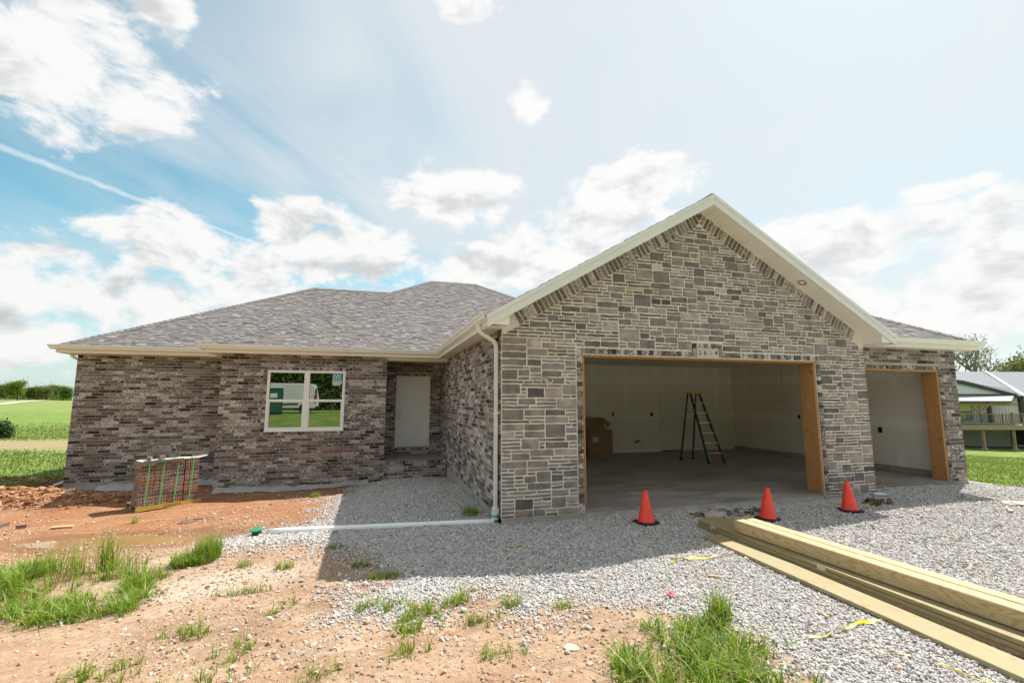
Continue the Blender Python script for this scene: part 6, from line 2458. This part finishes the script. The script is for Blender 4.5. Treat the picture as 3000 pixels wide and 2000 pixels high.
# trees behind the neighbouring house
s1 = make_tree('sparse_tree', 12.5, .8, 1500, .13, LEAF['olive'], 33, 'thin tree with bare boughs behind the neighbouring house', depth=5, bare=.28, fluff=.05)
put(s1, *cam_xy(2835, 60), rz=.6, s=1.0)
s2 = make_tree('broad_tree', 9.5, .85, 6500, .16, LEAF['olive'], 41, 'dense pale green tree above the neighbouring roof at the right edge', depth=4, bare=.28)
put(s2, *cam_xy(2990, 62), rz=.2, s=1.12)
s3 = copy_tree(s2)
put(s3, *cam_xy(2915, 68), rz=2.2, s=.9, label='low pale tree behind the neighbouring roof valley')
s4 = copy_tree(s2)
put(s4, *cam_xy(3080, 60), rz=3.2, s=1.1, label='dense tree beyond the right picture edge')

# wood behind the photographer (it shows in the window panes)
w1 = make_tree('wood_tree', 10.5, .75, 5200, .26, LEAF['mid'], 51, '', group='trees behind the lane', low=True, bare=.22, fluff=.2)
w2 = make_tree('wood_tree', 9.5, .85, 5200, .26, LEAF['dark'], 57, '', group='trees behind the lane', low=True, bare=.22, fluff=.2)
k = 0
def thicket(name, x, y, hgt, leaf, mat, label, seed):
    n = len(x)
    z = ground_z(x, y) + np.abs(RNG.normal(0, .55, n))*hgt*(0.55+0.9*fbm(x*.25, y*.25, seed))
    c = np.stack([x, y, z], 1)
    u = RNG.normal(0, 1, (n, 3))
    u /= np.linalg.norm(u, axis=1)[:, None]
    w = np.cross(u, RNG.normal(0, 1, (n, 3)))
    w /= np.linalg.norm(w, axis=1)[:, None]
    s_ = RNG.uniform(.6, 1.3, n)[:, None]*leaf
    v = np.stack([c-u*s_, c-w*s_*.6, c+u*s_, c+w*s_*.6], 1).reshape(-1, 3)
    o = raw_mesh(name, v, np.arange(n*4).reshape(-1, 4), mat, np.repeat(RNG.uniform(0, 1, (n, 3)), 4, axis=0))
    return tag(o, label, None, kind='stuff')
thicket('undergrowth', RNG.uniform(-52, 32, 26000), -40.5+RNG.normal(0, 1.0, 26000), 3.2, .22, LEAF['mid'], 'thick green undergrowth at the edge of the wood behind the lane', 131)
uu = RNG.uniform(-620, 230, 34000)
dd_ = RNG.normal(172, 3.5, 34000)
hp = CAM[:2][None] + FW[:2][None]*dd_[:, None] + RT[:2][None]*((uu-1500)/1360.3*dd_)[:, None]
thicket('hedgerow', hp[:, 0], hp[:, 1], 3.0, .22, LEAF['mid'], 'low green hedgerow running below the far field trees', 141)
for row, yb in enumerate((-44, -50)):
    for i in range(11):
        xx = -46+i*6.6+(3 if row else 0)+random.uniform(-1, 1)
        proto = w1 if (i+row) % 2 else w2
        o = proto if proto.name not in usedt else copy_tree(proto)
        usedt.add(proto.name)
        put(o, xx, yb+random.uniform(-1, 1), rz=i*1.3, s=random.uniform(.85, 1.15), label='tree of the wood behind the lane, seen mirrored in the window')

# ---------------------------------------------------------------- things behind the photographer, mirrored in the window
van = empty('parked_van', (-9.9, -26.2, gz(-9.9, -26.2)), 0, 'white panel van mirrored in the window panes', 'van')
vw = plain('van_white', (.72, .73, .72), .3, .04, 2)
prof = [(-3.0, .42), (-3.0, 1.05), (-2.85, 1.25), (-2.0, 1.45), (-1.35, 2.35), (-1.0, 2.58), (2.55, 2.62), (2.78, 2.5), (2.95, 1.5), (2.98, .42)]
body = MB().prism([(a, .95, b_) for a, b_ in prof], (0, -1.9, 0)).build('body', vw, van)
bm = bmesh.new()
bm.from_mesh(body.data)
bmesh.ops.bevel(bm, geom=list(bm.edges), offset=.07, segments=2, affect='EDGES')
bm.to_mesh(body.data)
bm.free()
for wx in (-2.1, 2.0):
    for wy in (.93, -.93):
        w_ = MB().lathe([(.20, -.11), (.34, -.11), (.355, -.08), (.355, .08), (.34, .11), (.20, .11)], seg=24).build('wheel', MAT['black'], van)
        w_.location = (wx, wy-.06*np.sign(wy), .355)
        w_.rotation_euler = (R(90), 0, 0)
        MB().lathe([(.19, -.116), (.19, .116)], seg=18).build('rim', MAT['steel'], w_)
    MB().lathe([(.42, -.006), (.42, .006)], seg=24).build('wheel_arch', MAT['black'], van).location = (wx, .957, .42)
    van.children[-1].rotation_euler = (R(90), 0, 0)
MB().box((-2.9, .955, .75), (1.5, .975, .86)).build('side_strip', MAT['black'], van)
MB().box((2.93, .60, 1.35), (2.99, .955, 2.2)).build('rear_window', MAT['dark'], van)
MB().box((2.80, .90, .95), (2.99, .965, 1.6)).build('tail_light', plain('tail_red', (.45, .03, .02), .3), van)
MB().box((2.90, -.9, .38), (3.08, .96, .62)).build('bumper', MAT['black'], van)
MB().add([(-1.9, .962, 1.5), (-1.05, .962, 1.5), (-1.05, .962, 2.2), (-1.4, .962, 2.2)], [(0, 1, 2, 3)]).build('side_window', MAT['dark'], van)
wc = empty('portable_toilet', (-9.75, -22.6, gz(-9.75, -22.6)), R(-12), 'dark green portable toilet cabin mirrored in the window', 'toilet')
gp = plain('dark_green_plastic', (.012, .085, .06), .45, .15, 5)
MB().box((-.55, -.55, .12), (.55, .55, 2.08)).build('cabin', gp, wc)
MB().box((-.58, -.58, 0), (.58, .58, .118)).build('skid', MAT['black'], wc)
MB().prism([(-.6, -.6, 2.085), (.6, -.6, 2.085), (.6, .6, 2.085), (-.6, .6, 2.085)], (0, 0, .05)).prism([(-.5, -.6, 2.136), (.5, -.6, 2.136), (.34, -.6, 2.3), (-.34, -.6, 2.3)], (0, 1.2, 0)).build('roof', plain('pale_plastic_roof', (.66, .68, .66), .4), wc)
MB().box((-.42, .551, .2), (.42, .575, 1.98)).build('door', plain('green_door', (.016, .105, .072), .45), wc)
MB().box((-.36, .577, 1.35), (.12, .585, 1.66)).build('sign_panel', plain('sign_white', (.7, .7, .68), .5), wc)
MB().box((.551, -.1, 1.3), (.56, .16, 1.66)).build('sign_panel', plain('sign_white2', (.7, .7, .68), .5), wc)
pst = plain('old_pallet_wood', (.34, .25, .15), .9, .25, 6)
for k in range(7):
    o = empty('spare_pallet', (-11.0+.03*math.sin(k*3), -22.3, gz(-11.0, -22.3)+k*.135), R(4*math.sin(k*2)), ['bottom', 'second lowest', 'third lowest', 'middle', 'third highest', 'second highest', 'topmost'][k] + ' weathered pallet of the stack beside the green toilet cabin', 'pallet', 'stack of spare pallets')
    for j in range(3):
        MB().box((-.55, -.5+j*.46, .018), (.55, -.42+j*.46, .11)).build('stringer', pst, o)
    for j in range(5):
        MB().box((-.55+j*.25, -.5, .111), (-.45+j*.25, .5, .13)).build('deck_board', pst, o)

# ---------------------------------------------------------------- neighbouring house
NB_D = 42.0
rt2 = np.array([RT[0], RT[1]])/np.hypot(RT[0], RT[1])
fw2 = np.array([-rt2[1], rt2[0]])
c2 = CAM[:2]
def nb(a, d, z):
    p = c2 + rt2*a + fw2*d
    return (p[0], p[1], z)
NGZ = -2.45
nbh = empty('neighbour_house', nb(46, 45.5, NGZ), 0, 'pale metal-clad house with a grey ribbed roof beyond the lawn', 'house')
nl = np.array(nb(46, 45.5, NGZ))
class NB(MB):
    pass
def nbuild(m, name, mat, parent=nbh):
    m.v = [tuple(np.array(p)-nl) for p in m.v]
    return m.build(name, mat, parent)
def nbox(a0, a1, d0, d1, z0, z1):
    v = [nb(a0, d0, z0), nb(a1, d0, z0), nb(a1, d1, z0), nb(a0, d1, z0), nb(a0, d0, z1), nb(a1, d0, z1), nb(a1, d1, z1), nb(a0, d1, z1)]
    return MB().hexa(v)
siding = plain('pale_siding', (.68, .72, .71), .5, .06, 1)
blk = plain('black_trim', (.03, .034, .036), .5, .1, 2)
rfm = plain('grey_metal_roof', (.24, .25, .265), .75, .06, .6)
rfd = plain('shaded_metal_roof', (.15, .16, .175), .75, .06, .6)  # same roof metal, shade of the turned-away slope put into the colour
dtim = plain('deck_timber', (.36, .28, .185), .8, .15, 3)
dtim2 = plain('deck_timber_orange', (.40, .25, .11), .8, .15, 3)
nbuild(nbox(33, 60, 44.6, 56, -.42, 2.12), 'wall', siding)
nbuild(nbox(33, 60, 44.9, 56, NGZ-.5, -.44), 'basement_wall', plain('basement_wall', (.33, .32, .29), .8, .15, 1.5))
nbuild(nbox(47.4, 56, 44.86, 44.92, NGZ, -.75), 'basement_opening', MAT['dark'])
m = MB()
a = 33.1
while a < 60:
    m.v += []
    v = [nb(a, 44.57, -.40), nb(a+.05, 44.57, -.40), nb(a+.05, 44.6, -.40), nb(a, 44.6, -.40), nb(a, 44.57, 2.1), nb(a+.05, 44.57, 2.1), nb(a+.05, 44.6, 2.1), nb(a, 44.6, 2.1)]
    m.hexa(v)
    a += .30
tag(nbuild(m, 'siding_rib', siding), kind='stuff')
# roofs: right wing faces us, left wing turns away with its rake towards us
Rr = nbuild(MB().prism([nb(48.4, 44.15, 2.12), nb(64, 44.15, 2.12), nb(64, 50.0, 4.75), nb(50.9, 50.0, 4.75)], (0, 0, -.10)), 'roof', rfm)
Rl = nbuild(MB().prism([nb(48.4, 44.15, 2.12), nb(50.9, 50.0, 4.75), nb(36, 50.0, 4.75), nb(36, 45.0, 4.75), nb(42.3, 43.6, 3.55), nb(47.2, 43.9, 2.22)], (0, 0, -.10)), 'roof', rfd)
m = MB()
for k in range(40):
    a = 48.6+k*.40
    t0 = max(0.0, 0)
    p0, p1 = np.array(nb(a, 44.16, 2.135)), np.array(nb(a+.30, 50.0, 4.765))
    if a > 48.4:
        m.bar(p0, p1, .06, .05)
tag(nbuild(m, 'roof_rib', rfm, Rr), kind='stuff')
m = MB()
for k in range(26):
    t_ = k/26
    top_ = np.array(nb(50.7-14*t_, 49.8, 4.77))
    bot = np.array(nb(48.2-6.0*t_, 44.2-.6*t_, 2.18+1.42*t_))
    m.bar(bot, top_, .06, .05)
tag(nbuild(m, 'roof_rib', rfd, Rl), kind='stuff')
nbuild(MB().bar(nb(48.4, 44.1, 2.14), nb(50.9, 49.95, 4.80), .22, .07), 'hip_flashing', plain('hip_flashing', (.58, .59, .60), .4), Rr)
nbuild(MB().bar(nb(36.5, 43.45, 4.6), nb(47.3, 43.8, 2.20), .12, .24), 'rake_trim', blk, Rl)
nbuild(MB().bar(nb(47.2, 44.05, 2.06), nb(64, 44.05, 2.06), .14, .2), 'gutter', blk)
nbuild(MB().prism([nb(36, 43.6, 2.25), nb(47.0, 43.9, 2.25), nb(36, 43.7, 4.55)], tuple(np.array([*(fw2*.3), 0]))), 'gable_wall', siding)
nbuild(MB().bar(nb(36, 43.5, 2.22), nb(46.4, 43.75, 2.24), .1, .14), 'trim_board', blk)
pr_ = nbuild(MB().prism([nb(36, 41.6, 1.66), nb(44.4, 41.7, 1.66), nb(47.0, 43.8, 2.2), nb(36, 43.6, 2.2)], (0, 0, -.08)), 'porch_roof', rfm)
nbuild(MB().bar(nb(36, 41.55, 1.60), nb(44.4, 41.65, 1.60), .08, .13).bar(nb(44.4, 41.65, 1.60), nb(47.0, 43.8, 2.12), .08, .13), 'fascia', blk, pr_)
nbuild(MB().bar(nb(36, 42.0, 1.38), nb(45.2, 42.0, 1.38), .16, .26), 'porch_beam', dtim2)
for a in (41.9,):
    nbuild(MB().bar(nb(a, 42.0, -.42), nb(a, 42.0, 1.25), .16, .16, up=(1, 0, 0)), 'porch_post', dtim)
    nbuild(MB().bar(nb(a-.02, 42.0, .65), nb(a-.75, 42.0, 1.27), .1, .12).bar(nb(a+.02, 42.0, .65), nb(a+.75, 42.0, 1.27), .1, .12), 'knee_brace', dtim)
for a0, a1 in ((39.9, 41.5), (42.2, 43.6)):
    wn = nbuild(nbox(a0, a1, 44.50, 44.56, -.10, 1.45), 'window', blk)
    nbuild(nbox(a0+.08, a1-.08, 44.47, 44.495, .70, 1.37), 'pane', MAT['glass'], wn)
    nbuild(nbox(a0+.08, a1-.08, 44.47, 44.495, -.02, .62), 'pane', MAT['glass'], wn)
nbuild(nbox(45.15, 45.45, 44.45, 44.58, -.42, 1.9), 'corner_trim', blk)
nbuild(nbox(48.15, 48.55, 44.40, 44.58, -.42, 2.0), 'corner_trim', blk)
nd = nbuild(nbox(49.4, 51.1, 44.50, 44.57, -.4, 1.55), 'door', plain('grey_door', (.52, .55, .53), .5))
nbuild(nbox(49.25, 49.395, 44.48, 44.57, -.4, 1.7).hexa([nb(49.25, 44.48, 1.56), nb(51.3, 44.48, 1.56), nb(51.3, 44.57, 1.56), nb(49.25, 44.57, 1.56), nb(49.25, 44.48, 1.70), nb(51.3, 44.48, 1.70), nb(51.3, 44.57, 1.70), nb(49.25, 44.57, 1.70)]), 'door_casing', siding, nd)
# deck
deck = empty('deck', nb(45, 42.5, NGZ), 0, 'raised timber deck with railing in front of the neighbouring house', 'deck')
dl = np.array(nb(45, 42.5, NGZ))
def dbuild(m, name, mat, parent=deck):
    m.v = [tuple(np.array(p)-dl) for p in m.v]
    return m.build(name, mat, parent)
dbuild(nbox(35, 58, 41.8, 44.4, -.52, -.44), 'floor', dtim)
dbuild(nbox(35, 58, 41.72, 41.795, -.86, -.44), 'rim_joist', dtim)
for a in (39.2, 41.9, 44.62, 47.4, 50.1, 52.8):
    gzz = gz(*nb(a, 42.0, 0)[:2])
    dbuild(MB().bar(nb(a, 42.0, gzz-.15), nb(a, 42.0, -.86), .18, .18, up=(1, 0, 0)), 'leg', dtim)
    f_ = MB().lathe([(.26, gzz-.3), (.22, gzz+.12)], c=(nb(a, 42.0, 0)[0], nb(a, 42.0, 0)[1], 0), seg=14)
    dbuild(f_, 'footing', MAT['concrete'])
for a in (44.62, 47.4, 50.1):
    dbuild(MB().bar(nb(a, 41.9, -.86), nb(a, 41.9, .62), .17, .17, up=(1, 0, 0)), 'newel_post', dtim)
    dbuild(nbox(a-.12, a+.12, 41.79, 42.02, .62, .67), 'post_cap', dtim)
for a in (43.0, 43.75, 45.5, 46.4, 48.3, 49.2):
    dbuild(MB().bar(nb(a, 41.9, -.5), nb(a, 41.9, .5), .09, .09, up=(1, 0, 0)), 'rail_post', dtim2)
dbuild(MB().bar(nb(35, 41.9, .53), nb(58, 41.9, .53), .12, .05), 'top_rail', dtim2)
dbuild(MB().bar(nb(35, 41.9, -.30), nb(58, 41.9, -.30), .05, .07), 'bottom_rail', dtim)
bal_me = None
a = 39.0
bcol = plain('dark_baluster', (.10, .105, .11), .4)
while a < 52:
    p = np.array(nb(a, 41.9, -.265))-dl
    if bal_me is None:
        o = MB().box((-.016, -.016, 0), (.016, .016, .76)).build('baluster', bcol, deck)
        bal_me = o.data
    else:
        o = bpy.data.objects.new('baluster', bal_me)
        COL.objects.link(o)
        o.parent = deck
    o.location = p
    a += .15
